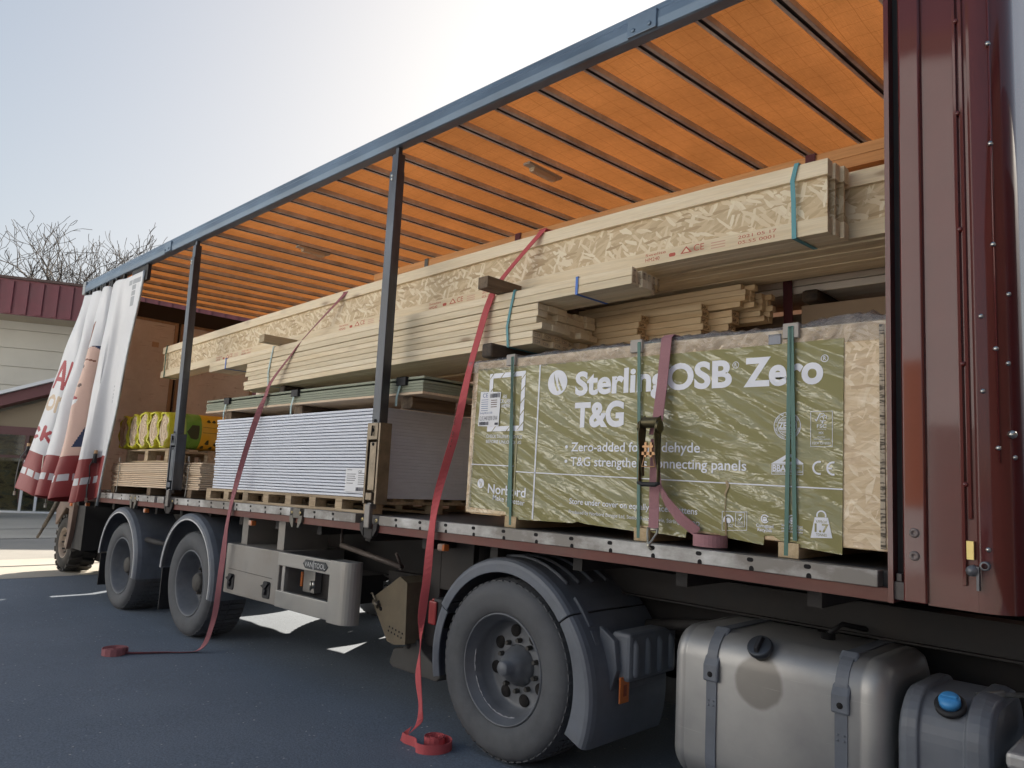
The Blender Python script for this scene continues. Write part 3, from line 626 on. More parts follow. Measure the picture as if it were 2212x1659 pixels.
def seg_d(px, pz, a, b):
    ax, az = a; bx_, bz = b; dx, dz = bx_ - ax, bz - az; L = dx * dx + dz * dz; t = max(0, min(1, ((px - ax) * dx + (pz - az) * dz) / L)) if L else 0
    return math.hypot(px - ax - t * dx, pz - az - t * dz)
def letter(strokes, r): return lambda x, z: any(seg_d(x, z, a, b) < r for a, b in strokes)
def arcs(cx_, cz_, rx, rz_, a0, a1, n=10):
    P = [(cx_ + rx * math.cos(math.radians(a0 + (a1 - a0) * i / n)), cz_ + rz_ * math.sin(math.radians(a0 + (a1 - a0) * i / n))) for i in range(n + 1)]; return list(zip(P[:-1], P[1:]))
NU, NV = 342, 230
def LM(strokes, r): return lambda u, v: any(seg_d(u * 19 * .15, v * 2.62, (a[0] * .15, a[1] * 2.62), (b[0] * .15, b[1] * 2.62)) < r for a, b in strokes)
A_ = LM([((.95, .485), (1.75, .36)), ((1.75, .36), (2.5, .485)), ((1.25, .445), (2.2, .445))], .032)
C_ = LM([((2.75, .36), (2.75, .45))] + arcs(3.35, .45, .6, .03, 180, 0), .032)
o_ = LM(arcs(1.55, .567, .55, .032, 0, 360), .024); n_ = LM([((2.5, .535), (2.5, .60))] + arcs(2.95, .56, .45, .025, 180, 360) + [((3.4, .56), (3.4, .60))], .024); r_ = LM([((.55, .54), (.55, .60))], .024)
u_ = LM([((.25, .695), (.25, .745))], .024); c_l = LM(arcs(1.2, .722, .42, .022, 45, 315), .024); k_ = LM([((2.0, .685), (2.0, .747)), ((2.05, .728), (2.6, .702)), ((2.2, .724), (2.75, .747))], .022)
def ell(x, z, cx_, cz_, rx, rz_): return ((x - cx_) / rx) ** 2 + ((z - cz_) / rz_) ** 2 < 1
def cmat(u, v):
    t = u * 19
    if v > .815:
        if .895 < v < .928 and t < 17.2 and (t * 1.25) % 1 < .78: return 6
        return 1
    if t > 17.3 and v < .16:
        q = ((t - 17.4) / 1.2, (v - .02) / .125)
        if 0 < q[0] < 1 and 0 < q[1] < 1:
            a_, b_ = int(q[0] * 3), int(q[1] * 5)
            if (b_ == 0 or a_ == 1) and (q[0] * 3) % 1 > .10 and (q[1] * 5) % 1 > .12: return 7
    if t > 16 and .50 < v < .58 and abs(t - 17.9) < .05 and (v * 60) % 1 < .6: return 7
    if t < 3.7:
        if A_(u, v) or C_(u, v) or u_(u, v) or c_l(u, v) or k_(u, v): return 2
        if o_(u, v) or n_(u, v) or r_(u, v): return 3
        return 0
    # a printed portrait crossing the folds
    t -= .9
    if 8.0 < t < 10.2 and .17 + (10.2 - t) * .045 < v < .375 - (t > 9.6) * .03: return 8 if v < .31 else 3
    if 9.0 < t < 13.6:
        if ell(t, v, 10.7, .47, 1.55, .17):
            if ell(t, v, 10.0, .392, .30, .010): return 9
            if 9.5 < t < 11.2 and abs(v - (.362 + .012 * (t - 10.3) ** 2)) < .004: return 8
            if ell(t, v, 10.2, .482, .26, .008): return 9
            if ell(t, v, 9.95, .552, .42, .020): return 0 if v > .548 else 2
            return 4
        if ell(t, v, 11.0, .44, 2.0, .145) and v < .42: return 5
        if 11.6 < t < 13.0 and .40 < v < .70: return 5
        if 9.0 < t < 11.8 and .55 < v: return 4 if t < 11.9 - (v - .55) * 5 or v > .775 else 5
    return 0
mb = MB(); vs = [cpt(i / NU, j / NV) for i in range(NU + 1) for j in range(NV + 1)]
mb.add(vs, [(i * (NV + 1) + j, (i + 1) * (NV + 1) + j, (i + 1) * (NV + 1) + j + 1, i * (NV + 1) + j + 1) for i in range(NU) for j in range(NV)], 0, True)
q = 0
for i in range(NU):
    for j in range(NV): mb.m[q] = cmat((i + .5) / NU, (j + .5) / NV); q += 1
def m_tarp(name, col, rough=.42, trans=.0):
    m = NT(name); n = m.noise(m.coord(rnd=False), 2.2, 6); c = m.mix(m.ramp(n, [(.45, 0.0), (.75, .25)]), col, tuple(x * .72 for x in col))
    m.set(Base_Color=c, Roughness=rough, Normal=m.bump(m.noise(m.coord(rnd=False, scale=(1, 1, 2)), 9, 4), .25, .012)); return m.mat
cur = mb.build('curtain', [m_tarp('tarp_white', (.70, .70, .71)), m_tarp('tarp_red', (.26, .035, .035)), m_tarp('print_red', (.36, .03, .04)), m_tarp('print_tan', (.58, .44, .30)), m_tarp('print_skin', (.70, .47, .38)), m_tarp('print_navy', (.02, .032, .085)), m_tarp('reflective', (.55, .55, .57), .3), m_tarp('print_grey', (.34, .35, .37)), m_tarp('print_auburn', (.22, .075, .04)), m_tarp('print_eye', (.12, .07, .06))], TR)
mod = cur.modifiers.new('s', 'SOLIDIFY'); mod.thickness = .003
MB().tube([cpt(.995, v) for v in np.linspace(0, 1.03, 20)], .014, 8).build('curtain_pole', m_paint('pole_alu', (.40, .42, .44), .4, .6), cur)
for u in np.linspace(.02, .84, 12): p = cpt(u, .01); MB().box(p.x - .025, p.x + .025, .0, .03, 3.80, 3.88).build('curtain_runner', BLACK, cur)
MB().box(-9.28, -8.80, .012, .05, 3.70, 3.88).build('curtain_header', BLACK, cur)
for u, ln, z0 in ((.012, .55, .80), (.255, .55, .81), (.70, .45, .76), (.885, .50, .80)):
    p = cpt(u, z0); q = cpt(u, min(1.0, z0 + .10)); a = Vector((p.x, p.y - .03, p.z)); b = Vector((q.x - .02, q.y - .05, q.z)); e = Vector((q.x + .01, q.y - .06, p.z - ln))
    s_ = MB().ribbon([a, a.lerp(b, .5) + Vector((0, -.03, 0)), b, b.lerp(e, .5) + Vector((.01, -.01, 0)), e], [(.024, 0, 0)] * 5, .004).box(a.x - .035, a.x + .035, a.y - .02, a.y + .01, a.z - .10, a.z + .01).build('curtain_strap', BLACK, cur)
    MB().box(e.x - .03, e.x + .03, e.y - .008, e.y + .008, e.z - .05, e.z - .028).box(e.x - .03, e.x - .02, e.y - .008, e.y + .008, e.z - .03, e.z).box(e.x + .02, e.x + .03, e.y - .008, e.y + .008, e.z - .03, e.z).build('hook', CHROME, s_)
    MB().box(a.x - .03, a.x + .03, a.y - .015, a.y + .01, a.z, a.z + .05).build('strap_tab', m_flat('tab_tan', (.42, .26, .14), .7), s_)
for u in (.30, .66):
    p = cpt(u, .83); MB().box(p.x - .012, p.x + .012, p.y - .045, p.y - .03, p.z - .25, p.z + .05).build('buckle', CHROME, cur, bevel=.004)

# ================================================================== CARGO
def board(name, x0, x1, y0, y1, z0, z1, mat, label, cat, group, bend=1, seg=4, bevel=.002, ends=None):
    o = MB().box(x0, x1, y0, y1, z0, z1, seg=seg).build(name, [mat], None, bend, bevel); return tag(o, label, cat, group)
# --- plasterboard stack
PX0, PX1 = -6.86, -4.30; n = 27; z0 = 1.395; h = .0236
for k in range(n):
    dx = random.uniform(-.012, .012) + (.03 * (1 - k / n) if k < 14 else 0); zz = z0 + k * h
    ya, yb, xa, xb = .115 + random.uniform(-.004, .004), 1.32, PX0 + dx, PX1 + random.uniform(-.003, .003)
    mb = MB().prism([(ya, zz + .0035), (ya + .05, zz), (yb - .05, zz), (yb, zz + .0035), (yb, zz + h - .004), (yb - .05, zz + h - .0007), (ya + .05, zz + h - .0007), (ya, zz + h - .004)], xa, xb, 'x')
    tag(mb.build('plasterboard_sheet', PLASTER, None, 1, .0012), 'white plasterboard sheet lying in the tall stack behind the front steel post', 'plasterboard', 'white plasterboards stacked on the long pallet')
pb = tag(MB().box(PX0 + .02, PX1 - .02, .125, 1.31, z0, z0 + n * h - .004, seg=6).build('core', m_flat('stack_gap', (.10, .10, .11), .9), None, 1), None)
bpy.data.objects.remove(pb)
lb = tag(MB().box(-4.68, -4.42, .105, .107, 1.432, 1.60).build('paper_label', WHITEP, None), 'white printed delivery label stuck on the plasterboard stack beside the steel post', 'label')
for k, (a, b, z_) in enumerate(((-4.66, -4.60, 1.585), (-4.66, -4.55, 1.555), (-4.66, -4.56, 1.54), (-4.66, -4.55, 1.525), (-4.66, -4.56, 1.51), (-4.52, -4.44, 1.562), (-4.52, -4.44, 1.545), (-4.52, -4.44, 1.53), (-4.52, -4.44, 1.515), (-4.52, -4.44, 1.50), (-4.66, -4.58, 1.49), (-4.52, -4.44, 1.485))): MB().box(a, b, .1035, .1045, z_, z_ + .004).build('print_line', INK, lb)
text(lb, 'CE', -4.52, -4.48, 1.567, .018, .1035, INK); mb = MB(); x = -4.54
while x < -4.44: w_ = random.choice((.003, .005, .007)); mb.box(x, x + w_, .1035, .1045, 1.438, 1.465); x += w_ + random.choice((.003, .005))
mb.build('barcode', INK, lb)
def pallet(name, x0, x1, y0, y1, z0, z1, label, nb, group=None, along='x', bottom=True):
    P = thing(name, ((x0 + x1) / 2, (y0 + y1) / 2, z0 + camb((x0 + x1) / 2)), label, 'pallet', group); t = (z1 - z0)
    ny = max(3, int((y1 - y0) / .17)); 
    for k in range(ny):
        a = y0 + (y1 - y0 - .1) * k / (ny - 1); MB().box(x0, x1, a, a + .1, z1 - .02, z1, seg=4).build('top_board', PALW, P, bevel=.002)
    for k in range(nb):
        a = x0 + (x1 - x0 - .09) * k / (nb - 1)
        for yy in (y0, (y0 + y1) / 2 - .05, y1 - .1): MB().box(a, a + .09, yy, yy + .1, z0 + .02, z1 - .042).build('block', PALW, P, bevel=.002)
        MB().box(a, a + .09, y0, y1, z1 - .042, z1 - .02).build('cross_board', PALW, P, bevel=.002)
    for yy in (y0, (y0 + y1) / 2 - .05, y1 - .1): MB().box(x0, x1, yy, yy + .1, z0, z0 + .02, seg=4).build('bottom_board', PALW, P, bevel=.002)
    return P
pallet('pallet', -6.90, -4.32, .09, 1.30, 1.286, 1.394, 'long pale wooden pallet under the white plasterboard stack', 8)
# --- ply sheets on bearers, pallet with insulation rolls on top
n = 13
for k in range(n):
    zz = 1.368 + k * .0205; tag(MB().box(-9.50 + random.uniform(-.012, .012) + .02 * abs(k - 8) / 8, -7.12 + random.uniform(-.004, .004), .12 + random.uniform(-.015, .012), 1.28, zz, zz + .0165, seg=6).build('plywood_sheet', PLY, None, 1, .004), 'pale plywood sheet in the low stack under the pallet of yellow rolls', 'plywood', 'pale plywood sheets stacked at the trailer rear')
tag(MB().box(-7.1, -6.94, .5, 1.25, 1.385, 1.70).build('timber_block_stack', SPRUCE2, None), 'small yellow timber block squeezed between plywood stack and plasterboards', 'timber')
for k, x in enumerate((-9.36, -8.3, -7.30)):
    tag(MB().box(x - .05, x + .05, .10, 1.25, 1.286, 1.367).build('timber_bearer', MIDW, None, 1, .006), ('grey timber bearer at the curtain end of the plywood stack', 'grey timber bearer under the middle of the plywood stack', 'grey timber bearer at the plasterboard end of the plywood stack')[k], 'bearer', 'bearers under the plywood')
for k, x in enumerate((-9.22, -7.36)):
    tag(MB().ribbon([(x, .60, 1.653), (x, .10, 1.652), (x, .096, 1.40), (x, .09, 1.30)], [(.008, 0, 0)] * 4, .002).box(x - .012, x + .012, .088, .098, 1.64, 1.69).build('steel_strap', m_flat('strap_steel', (.34, .33, .3), .5, .4), None), ('thin steel strap round the curtain end of the plywood stack', 'thin steel strap round the plywood stack near the rear steel post')[k], 'strap')
pallet('pallet', -9.46, -8.24, .24, 1.20, 1.64, 1.79, 'small grey pallet carrying the five yellow insulation rolls', 3)
FOIL = None
def m_roll():
    m = NT('roll_wrap'); tc = m.n('TexCoord'); sx = m.n('SeparateXYZ'); m.l(tc.outputs['Object'], sx.inputs[0])
    c = m.ramp(sx.outputs['Y'], [(0, (.66, .62, .03)), (.08, (.66, .62, .03)), (.085, (.36, .48, .10)), (.15, (.36, .48, .10)), (.155, (.13, .30, .03)), (.32, (.13, .30, .03)), (.325, (.72, .40, .02)), (.62, (.72, .40, .02)), (.63, (.40, .50, .12))], 'CONSTANT')
    mp = m.n('Math', operation='MULTIPLY'); 
    n = m.noise(m.coord(), 7, 5); h = m.noise(m.coord(scale=(1, 3, 1)), 9, 4, .5, 1)
    c = m.mix(m.ramp(n, [(.45, 0.0), (.8, .25)]), c, (.62, .58, .30)); m.set(Base_Color=c, Roughness=.32, Normal=m.bump(h, .5, .02)); return m.mat
ROLLW = m_roll()
m = NT('wool_end'); tc = m.n('TexCoord'); v = tc.outputs['Object']; mp = m.n('Mapping'); mp.inputs['Scale'].default_value = (1.6, 0, 1.0); m.l(v, mp.inputs[0])
wv = m.n('TexWave', wave_type='RINGS', rings_direction='SPHERICAL'); wv.inputs['Scale'].default_value = 9; wv.inputs['Distortion'].default_value = 3; wv.inputs['Detail'].default_value = 3; m.l(mp.outputs[0], wv.inputs['Vector'])
m.set(Base_Color=m.mix(.55, (.74, .58, .40), m.ramp(wv.outputs['Fac'], [(.2, (.50, .33, .19)), (.6, (.80, .66, .48))])), Roughness=.95, Normal=m.bump(wv.outputs['Fac'], .6, .02)); WOOL = m.mat
for k in range(5):
    xc = -9.47 + k * .288; zc = 2.0 + (0, .012, .03, .02, .01)[k]; rx, rz_ = .143, .195 + (0, .005, .015, .01, 0)[k]; zc = 1.795 + rz_
    loc = (xc, .22, zc + camb(xc))
    ro = thing('insulation_roll', loc, ('yellow insulation roll nearest the open curtain', 'second yellow insulation roll from the open curtain', 'middle yellow insulation roll of the row of five', 'fourth yellow insulation roll, beside the last one', 'yellow insulation roll at the steel post end with green and orange wrapper showing')[k], 'insulation roll', 'yellow insulation rolls on the small pallet')
    vs = []; nn = 28; prof = [(.90, -.028), (.97, -.040), (1.0, -.015), (1.0, .02), (1.0, .3), (1.01, .6), (1.0, 1.0), (.97, 1.05)]
    mb = MB(); o0 = 0
    for i in range(nn):
        a = 2 * math.pi * i / nn
        for j, (s_, yy) in enumerate(prof):
            wob = 1 + (.03 * math.sin(5 * a + k) + .02 * math.sin(9 * a + 2 * k)) * (1 if j < 3 else .15); mb.v.append((rx * s_ * wob * math.cos(a), yy + (.012 * math.sin(7 * a + k) if j < 2 else 0), rz_ * s_ * wob * math.sin(a)))
    for i in range(nn):
        j2 = (i + 1) % nn
        for q in range(len(prof) - 1): mb.f.append((i * 8 + q, i * 8 + q + 1, j2 * 8 + q + 1, j2 * 8 + q)); mb.m.append(0); mb.sm.append(True)
    def own(mb, nm, mat):
        ob = mb.build(nm, mat, None, 0); ob.parent = ro; return ob
    own(mb, 'wrapper', ROLLW)
    mb = MB(); rings = 5; 
    for q in range(rings + 1):
        for i in range(nn):
            a = 2 * math.pi * i / nn; s_ = .94 * q / rings; mb.v.append((rx * s_ * math.cos(a), -.02 + .012 * math.sin(q * 2.3 + k), rz_ * s_ * math.sin(a)))
    for q in range(rings):
        for i in range(nn): j2 = (i + 1) % nn; mb.f.append((q * nn + i, q * nn + j2, (q + 1) * nn + j2, (q + 1) * nn + i)); mb.m.append(0); mb.sm.append(True)
    own(mb, 'wool_end', WOOL)
    if k == 4:
        DK = m_flat('roll_print', (.045, .05, .015), .5)
        def onroll(y, a): return (rx * 1.025 * math.cos(a), y, rz_ * 1.025 * math.sin(a))
        def patch(pts, nm):       # pts in (y, angle)
            mb = MB(); cy_ = sum(p[0] for p in pts) / len(pts); ca_ = sum(p[1] for p in pts) / len(pts); P = []
            for i in range(len(pts)):
                a, b = pts[i], pts[(i + 1) % len(pts)]
                for t in range(4): P.append((a[0] + (b[0] - a[0]) * t / 4, a[1] + (b[1] - a[1]) * t / 4))
            L = len(P); mb.v = [onroll(cy_, ca_)] + [onroll(cy_ + (p[0] - cy_) * .5, ca_ + (p[1] - ca_) * .5) for p in P] + [onroll(*p) for p in P]
            for i in range(L): j2 = (i + 1) % L; mb.f += [(0, 1 + i, 1 + j2), (1 + i, 1 + L + i, 1 + L + j2, 1 + j2)]; mb.m += [0, 0]; mb.sm += [True, True]
            own(mb, nm, DK)
        patch([(.165, -.05), (.22, .35), (.30, .35), (.30, -.35), (.28, -.45), (.22, -.4)], 'maker_mark')
        for (ya, s_, a0) in ((.40, .04, .75), (.46, .04, .75), (.40, .07, -.45), (.50, .07, -.5), (.36, .06, -.85), (.46, .06, -.9)): patch([(ya, a0), (ya + .018, a0 + .02), (ya + .03, a0 - s_ * 4), (ya + .005, a0 - s_ * 4 - .03), (ya - .02, a0 - s_ * 3.4)], 'wrapper_letter')
        patch([(.34, .28), (.62, .28), (.62, .262), (.34, .262)], 'wrapper_rule'); patch([(.34, -.02), (.62, -.02), (.62, -.04), (.34, -.04)], 'wrapper_rule')
# --- green boards above the plasterboards
zz = 2.105
for k in range(6):
    t = .0185; d = .012 if k == 5 else 0
    tag(MB().box(-7.16 + random.uniform(-.006, .006), -3.885 + random.uniform(-.004, .002) - .0, .125 + random.uniform(-.002, .002), .72, zz + d, zz + d + t - .0018, seg=6).build('green_board', GREENB if k else PLY, None, 1, .001), 'topmost grey-green board, slightly lifted off the flat bundle' if k == 5 else ('pale bottom board of the grey-green bundle above the plasterboards' if k == 0 else 'grey-green board inside the flat strapped bundle above the plasterboards'), 'board', 'grey-green boards in the strapped bundle'); zz += t
for k, x in enumerate((-6.72, -5.52, -4.12)):
    z1 = 2.104; tag(MB().prism([(x - .06, 2.018), (x - .065, 2.06), (x - .055, 2.1), (x + .055, 2.103), (x + .065, 2.05), (x + .05, 2.018)], .14 + .02 * k, .80, 'y').build('timber_bearer', MIDW, None, 1, .006), ('rough brown bearer under the rear end of the green boards', 'rough brown bearer under the middle of the green boards', 'rough brown bearer under the front end of the green boards beside the post')[k], 'bearer', 'bearers between green boards and plasterboards')
    tag(MB().ribbon([(x + .02, .6, 2.222), (x + .02, .112, 2.222), (x, .108, 2.16), (x - .02, .105, 2.09), (x - .03, .112, 2.03)], [(.010, 0, 0)] * 5, .003).build('packing_strap', BANDP, None), ('pale teal strap round the rear end of the green boards', 'pale teal strap round the middle of the green boards', 'pale teal strap round the green boards just right of the front post')[k], 'strap')
    tag(MB().box(x - .03, x + .07, .10, .124, 2.17, 2.228).box(x - .03, x + .07, .10, .20, 2.224, 2.228).build('edge_protector', BLACK, None), ('black plastic corner piece under the strap at the rear of the green boards', 'black plastic corner piece under the strap at the middle of the green boards', 'black plastic corner piece under the strap beside the front post')[k], 'edge protector')
# --- timber bundle B (battens, stamped ends)
BG = 'battens in the strapped bundle on the dark bearers'
for r_i in range(6):
    ex = (-2.985, -2.988, -2.915, -2.962, -2.952, -2.955)[r_i]; el = (-6.585, -6.60, -6.523, -6.58, -6.57, -6.56)[r_i]; z_ = 2.375 + .0412 * r_i
    for c_i in range(6):
        ox = 0 if c_i == 0 else (random.uniform(-.05, .02) if random.random() < .35 else random.uniform(-.012, .008)); y_ = .20 + c_i * .0895
        o = MB().box(el + (0 if c_i == 0 else random.uniform(-.05, .05)), ex + ox, y_, y_ + .088, z_, z_ + .0385, seg=10).build('timber_batten', SPRUCE, None, 2, .003)
        tag(o, 'pale spruce batten inside the six-layer bundle resting on the dark bearers', 'timber batten', BG)
        if r_i < 2 and c_i < 5: text(o, 'C24', y_ + .02, y_ + .065, z_ + .010, .016, ex + ox + .0006, STAMPG, axis='yz', bend=2, name='grade_stamp')
# bundle E on top (joists with stamped ends)
for r_i in range(2):
    for c_i in range(6):
        ox = 0 if c_i == 0 else random.uniform(-.035, .01); y_ = .20 + c_i * .046; z_ = 2.626 + .048 * r_i
        o = MB().box(-7.36 + (0 if c_i == 0 else random.uniform(-.03, .12)), -2.285 + ox, y_, y_ + .0445, z_, z_ + .0460, seg=10).build('timber_joist', SPRUCE, None, 2, .0025)
        tag(o, 'long pale joist of the two-layer bundle with stamped ends above the battens', 'timber joist', 'joists in the two-layer bundle')
    for c_i in range(6):
        if r_i == 0: text(o, '05070 E', .20 + c_i * .046 + .012, .20 + c_i * .046 + .034, 2.634, .075, -2.283, STAMPD, axis='yz', bend=2, name='end_stamp')
for k, (x, mt, zlo, lab) in enumerate(((-3.18, BANDT, 2.372, 'teal strap round the battens near their stamped ends'), (-6.12, BANDP, 2.372, 'pale teal strap round the battens behind the rear lashing strap'))):
    tag(MB().ribbon([(x + .03, .6, 2.725), (x + .03, .194, 2.725), (x, .194, 2.60), (x - .015, .19, 2.50), (x, .192, zlo), (x, .7, zlo - .002)], [(.009, 0, 0)] * 6, .003).build('packing_strap', mt, None, 2), lab, 'strap')
for x, lab in ((-2.66, 'bright blue strap round the two-layer joist bundle near its stamped ends'), (-7.0, 'blue strap round the rear end of the two-layer joist bundle')):
    tag(MB().ribbon([(x, .47, 2.724), (x, .195, 2.724), (x, .195, 2.622), (x + .01, .47, 2.622)], [(.009, 0, 0)] * 4, .003).build('packing_strap', BANDB, None, 2), lab, 'strap')
for k, (x, y0, y1, z0, z1, mt, bd, lab) in enumerate(((-3.24, .07, .95, 2.285, 2.372, DARKW, 1, 'dark rounded bearer on the wrapped pack under the battens'), (-5.98, .25, .95, 2.226, 2.31, DARKW, 1, 'dark weathered bearer on the green boards under the battens'), (-3.28, .045, 1.2, 2.725, 2.80, MIDW, 2, 'brown square timber end sticking out above the front of the battens'), (-6.0, .03, 1.2, 2.725, 2.79, PALEW, 2, 'pale flat timber sticking out under the rear of the I-joists'))):
    tag(MB().box(x - .043, x + .043, y0, y1, z0, z1).build('timber_bearer', mt, None, bd, .012 if k < 2 else .004), lab, 'bearer')
# --- I-joists A and A2
def ijoist(x0, x1, y0, z0, H, lab, grp, fw=.058, fh=.078, stamps=()):
    J = thing('i_joist', ((x0 + x1) / 2, y0, z0), lab, 'I-joist', grp)
    MB().box(x0, x1, y0, y0 + fw, z0, z0 + fh, seg=12).build('flange', SPRUCE, J, 2, .002); MB().box(x0, x1, y0, y0 + fw, z0 + H - fh, z0 + H, seg=12).build('flange', SPRUCE, J, 2, .002)
    MB().box(x0, x1 - .01, y0 + fw * .36, y0 + fw * .62, z0 + fh, z0 + H - fh, seg=12).build('web', OSB, J, 2)
    for xs in stamps:
        yy = y0 - .0008
        text(J, 'Swelite', xs, xs + .13, z0 + .052, .015, yy, STAMP, bend=2, name='stamp'); text(J, 'HM240', xs, xs + .09, z0 + .022, .02, yy, STAMP, bend=2, name='stamp')
        text(J, 'CE', xs + .30, xs + .36, z0 + .03, .034, yy, STAMP, bend=2, name='stamp'); mb = MB()
        mb.prism([(xs + .22, z0 + .028), (xs + .29, z0 + .028), (xs + .255, z0 + .066)], yy - .0003, yy, 'y'); mb.prism(rrect(xs + .15, xs + .19, z0 + .025, z0 + .045, .008, 3), yy - .0003, yy, 'y'); mb.build('stamp', STAMP, J, 2)
        MB().prism([(xs + .235, z0 + .033), (xs + .275, z0 + .033), (xs + .255, z0 + .056)], yy - .0008, yy - .0004, 'y').build('stamp', SPRUCE, J, 2)
        for q in range(3): MB().box(xs + .40, xs + .48, yy - .0003, yy, z0 + .024 + q * .014, z0 + .029 + q * .014).build('stamp', m_pink, J, 2)
        text(J, '2021 05 17', xs + .55, xs + .75, z0 + .048, .016, yy, STAMP, bend=2, name='stamp'); text(J, '05:55 0001', xs + .55, xs + .74, z0 + .02, .016, yy, STAMP, bend=2, name='stamp')
    return J
m_pink = m_flat('faint_stamp', (.62, .36, .26))
AG = 'front I-joists of the long strapped pair'; AL = ('long I-joist with red stamps along its lower flange, nearest the open side', 'long I-joist directly behind the red-stamped one', 'third long I-joist back from the open side')
for k in range(3):
    ijoist(-8.98 + (0, .03, .01)[k], -1.305 + (0, .012, .03)[k], .345 + k * .0605, 2.758, .358 - (0, .006, .004)[k], AL[k], AG, stamps=(-2.30, -4.15, -5.30, -7.55) if k == 0 else ())
for k in range(9):
    ijoist(-7.2, -.955 - .002 * k, .56 + k * .0615, 2.775 + random.uniform(-.006, .006), .335, 'nearest I-joist of the rear pack running up to the maroon wall' if k == 0 else 'I-joist inside the rear pack running up to the maroon wall', 'I-joists in the rear pack')
for x, lab in ((-1.46, 'teal strap round the front end of the long I-joists'), (-8.86, 'thin grey strap round the rear end of the long I-joists')):
    tag(MB().ribbon([(x + .02, .54, 3.123), (x + .01, .338, 3.123), (x - .01, .338, 3.04), (x - .005, .340, 2.94), (x, .338, 2.753), (x + .02, .54, 2.751)], [(.011, 0, 0)] * 6, .003).build('packing_strap', BANDT if x > -3 else BANDG, None, 2), lab, 'strap')
# --- brown planks high up at the back
for r_i in range(2):
    for c_i in range(5):
        y_ = .92 + c_i * .125; tag(MB().box(-5.70 + random.uniform(-.02, .02), -.95, y_, y_ + .122, 3.295 + r_i * .061, 3.354 + r_i * .061, seg=10).build('brown_plank', BROWNW, None, 1, .002), 'brown stained plank in the two-layer pile under the roof', 'plank', 'brown planks under the roof')
for c_i in range(4): tag(MB().box(-2.6, -.95, .98 + c_i * .125, 1.10 + c_i * .125, 3.20, 3.290, seg=4).build('brown_plank', BROWNW, None, 1, .002), 'thick dark brown plank in the lower layer near the maroon wall', 'plank', 'thick brown planks near the maroon wall')
for k, x in enumerate((-5.2, -3.9, -2.75)):
    tag(MB().box(x - .04, x + .04, .9, 1.6, 3.112, 3.294).build('timber_bearer', DARKW, None, 1, .004), ('dark block under the rear end of the brown planks', 'dark block under the middle of the brown planks', 'dark block under the front half of the brown planks')[k], 'bearer')
tag(MB().ribbon([(-4.93, 1.2, 3.42), (-4.93, .914, 3.42), (-4.93, .912, 3.288), (-4.90, 1.2, 3.288)], [(.022, 0, 0)] * 4, .004).build('packing_strap', m_flat('strap_black', (.03, .035, .03), .4), None), 'black strap round the rear of the brown planks', 'strap')
for x, lab in ((-3.85, 'red strap over the middle of the brown planks'), (-1.62, 'dark red strap over the front of the brown planks')): tag(MB().ribbon([(x, 1.3, 3.42), (x, .913, 3.42), (x, .910, 3.285)], [(.028, 0, 0)] * 3, .004).build('lashing_strap', WEBD, None), lab, 'strap')
# --- H-stamped planks behind the battens
def hstack(y0, wid, rows, xr, z0, lab, grp, mat=SPRUCE2, xl=-5.2, stamp=True, h=.0405):
    for r_i in range(rows):
        ex = xr + random.uniform(-.02, .02); z_ = z0 + r_i * h
        o = MB().box(xl, ex, y0, y0 + wid, z_, z_ + h - .002, seg=8).build('timber_plank', [mat], None, 2, .002); tag(o, lab, 'plank', grp)
        if stamp:
            text(o, 'H', y0 + .012, y0 + .036, z_ + .008, .022, ex + .0006, STAMPD, .02, axis='yz', bend=2, name='end_stamp'); [MB().box(ex, ex + .0006, y0 + a, y0 + b, z_ + c, z_ + d).build('end_stamp', STAMPD, o, 2) for a, b, c, d in ((.042, .05, .018, .03), (.045, .055, .006, .010), (.062, .07, .008, .017))]
hstack(.76, .088, 6, -2.62, 2.365, 'honey coloured plank with red H on its end, in the short front column', 'H-stamped planks, short column')
hstack(.852, .088, 7, -2.225, 2.365, 'honey coloured plank with red H on its end, in the longer middle column', 'H-stamped planks, middle column')
hstack(.945, .088, 6, -2.10, 2.365, 'honey coloured plank with red H on its end, in the column behind the middle one', 'H-stamped planks, rear column')
for q in range(4): hstack(.93 + q * .05 + (.03 if q > 1 else 0), .047, 4 if q < 2 else 5, -2.02 + .03 * q, 2.615 if q < 2 else 2.545, 'narrow batten with brown printed end on top of the H-stamped planks', 'narrow battens with brown ends', ENDW if False else SPRUCE2, -5.0, False, .034)
for q in range(4):
    for r_i in range(4 if q < 2 else 5):
        pass
# --- long pale planks and brown board packs at the back right
for r_i, (za, zb) in enumerate(((2.745, 2.792), (2.794, 2.835), (2.837, 2.985))):
    for c_i in range(2): tag(MB().box(-5.6, -.95, 1.30 + c_i * .2, 1.498 + c_i * .2, za, zb - .003, seg=8).build('pale_plank', m_wood('whitish_plank', (.60, .54, .46), (.78, .73, .66), knots=.4) if (r_i, c_i) == (0, 0) else bpy.data.materials['whitish_plank'], None, 1, .002), ('lowest thin whitish plank', 'upper thin whitish plank', 'broad whitish plank')[r_i] + (' on the open side of the pile behind the wrapped pack' if c_i == 0 else ' at the back of the pile behind the wrapped pack'), 'plank', 'whitish planks behind the wrapped pack')
MDF = m_paint('brown_board', (.34, .25, .17), .8, 0, .08, 3)
tag(MB().box(-1.83, -.95, 1.30, 1.9, 1.9, 2.668).build('board_pack', MDF, None, 1, .004), 'plain brown board pack beside the maroon wall behind the wrapped pack', 'board pack')
tag(MB().box(-3.6, -1.86, 1.38, 1.95, 1.9, 2.64).build('board_pack', m_paint('brown_board_dark', (.27, .20, .14), .8, 0, .1, 3), None, 1, .004), 'darker brown board pack behind the H-stamped planks', 'board pack')
tag(MB().box(-1.80, -1.70, 1.22, 1.9, 2.67, 2.743).build('timber_bearer', DARKW, None, 1, .02), 'black rounded bearer on the plain brown board pack', 'bearer')
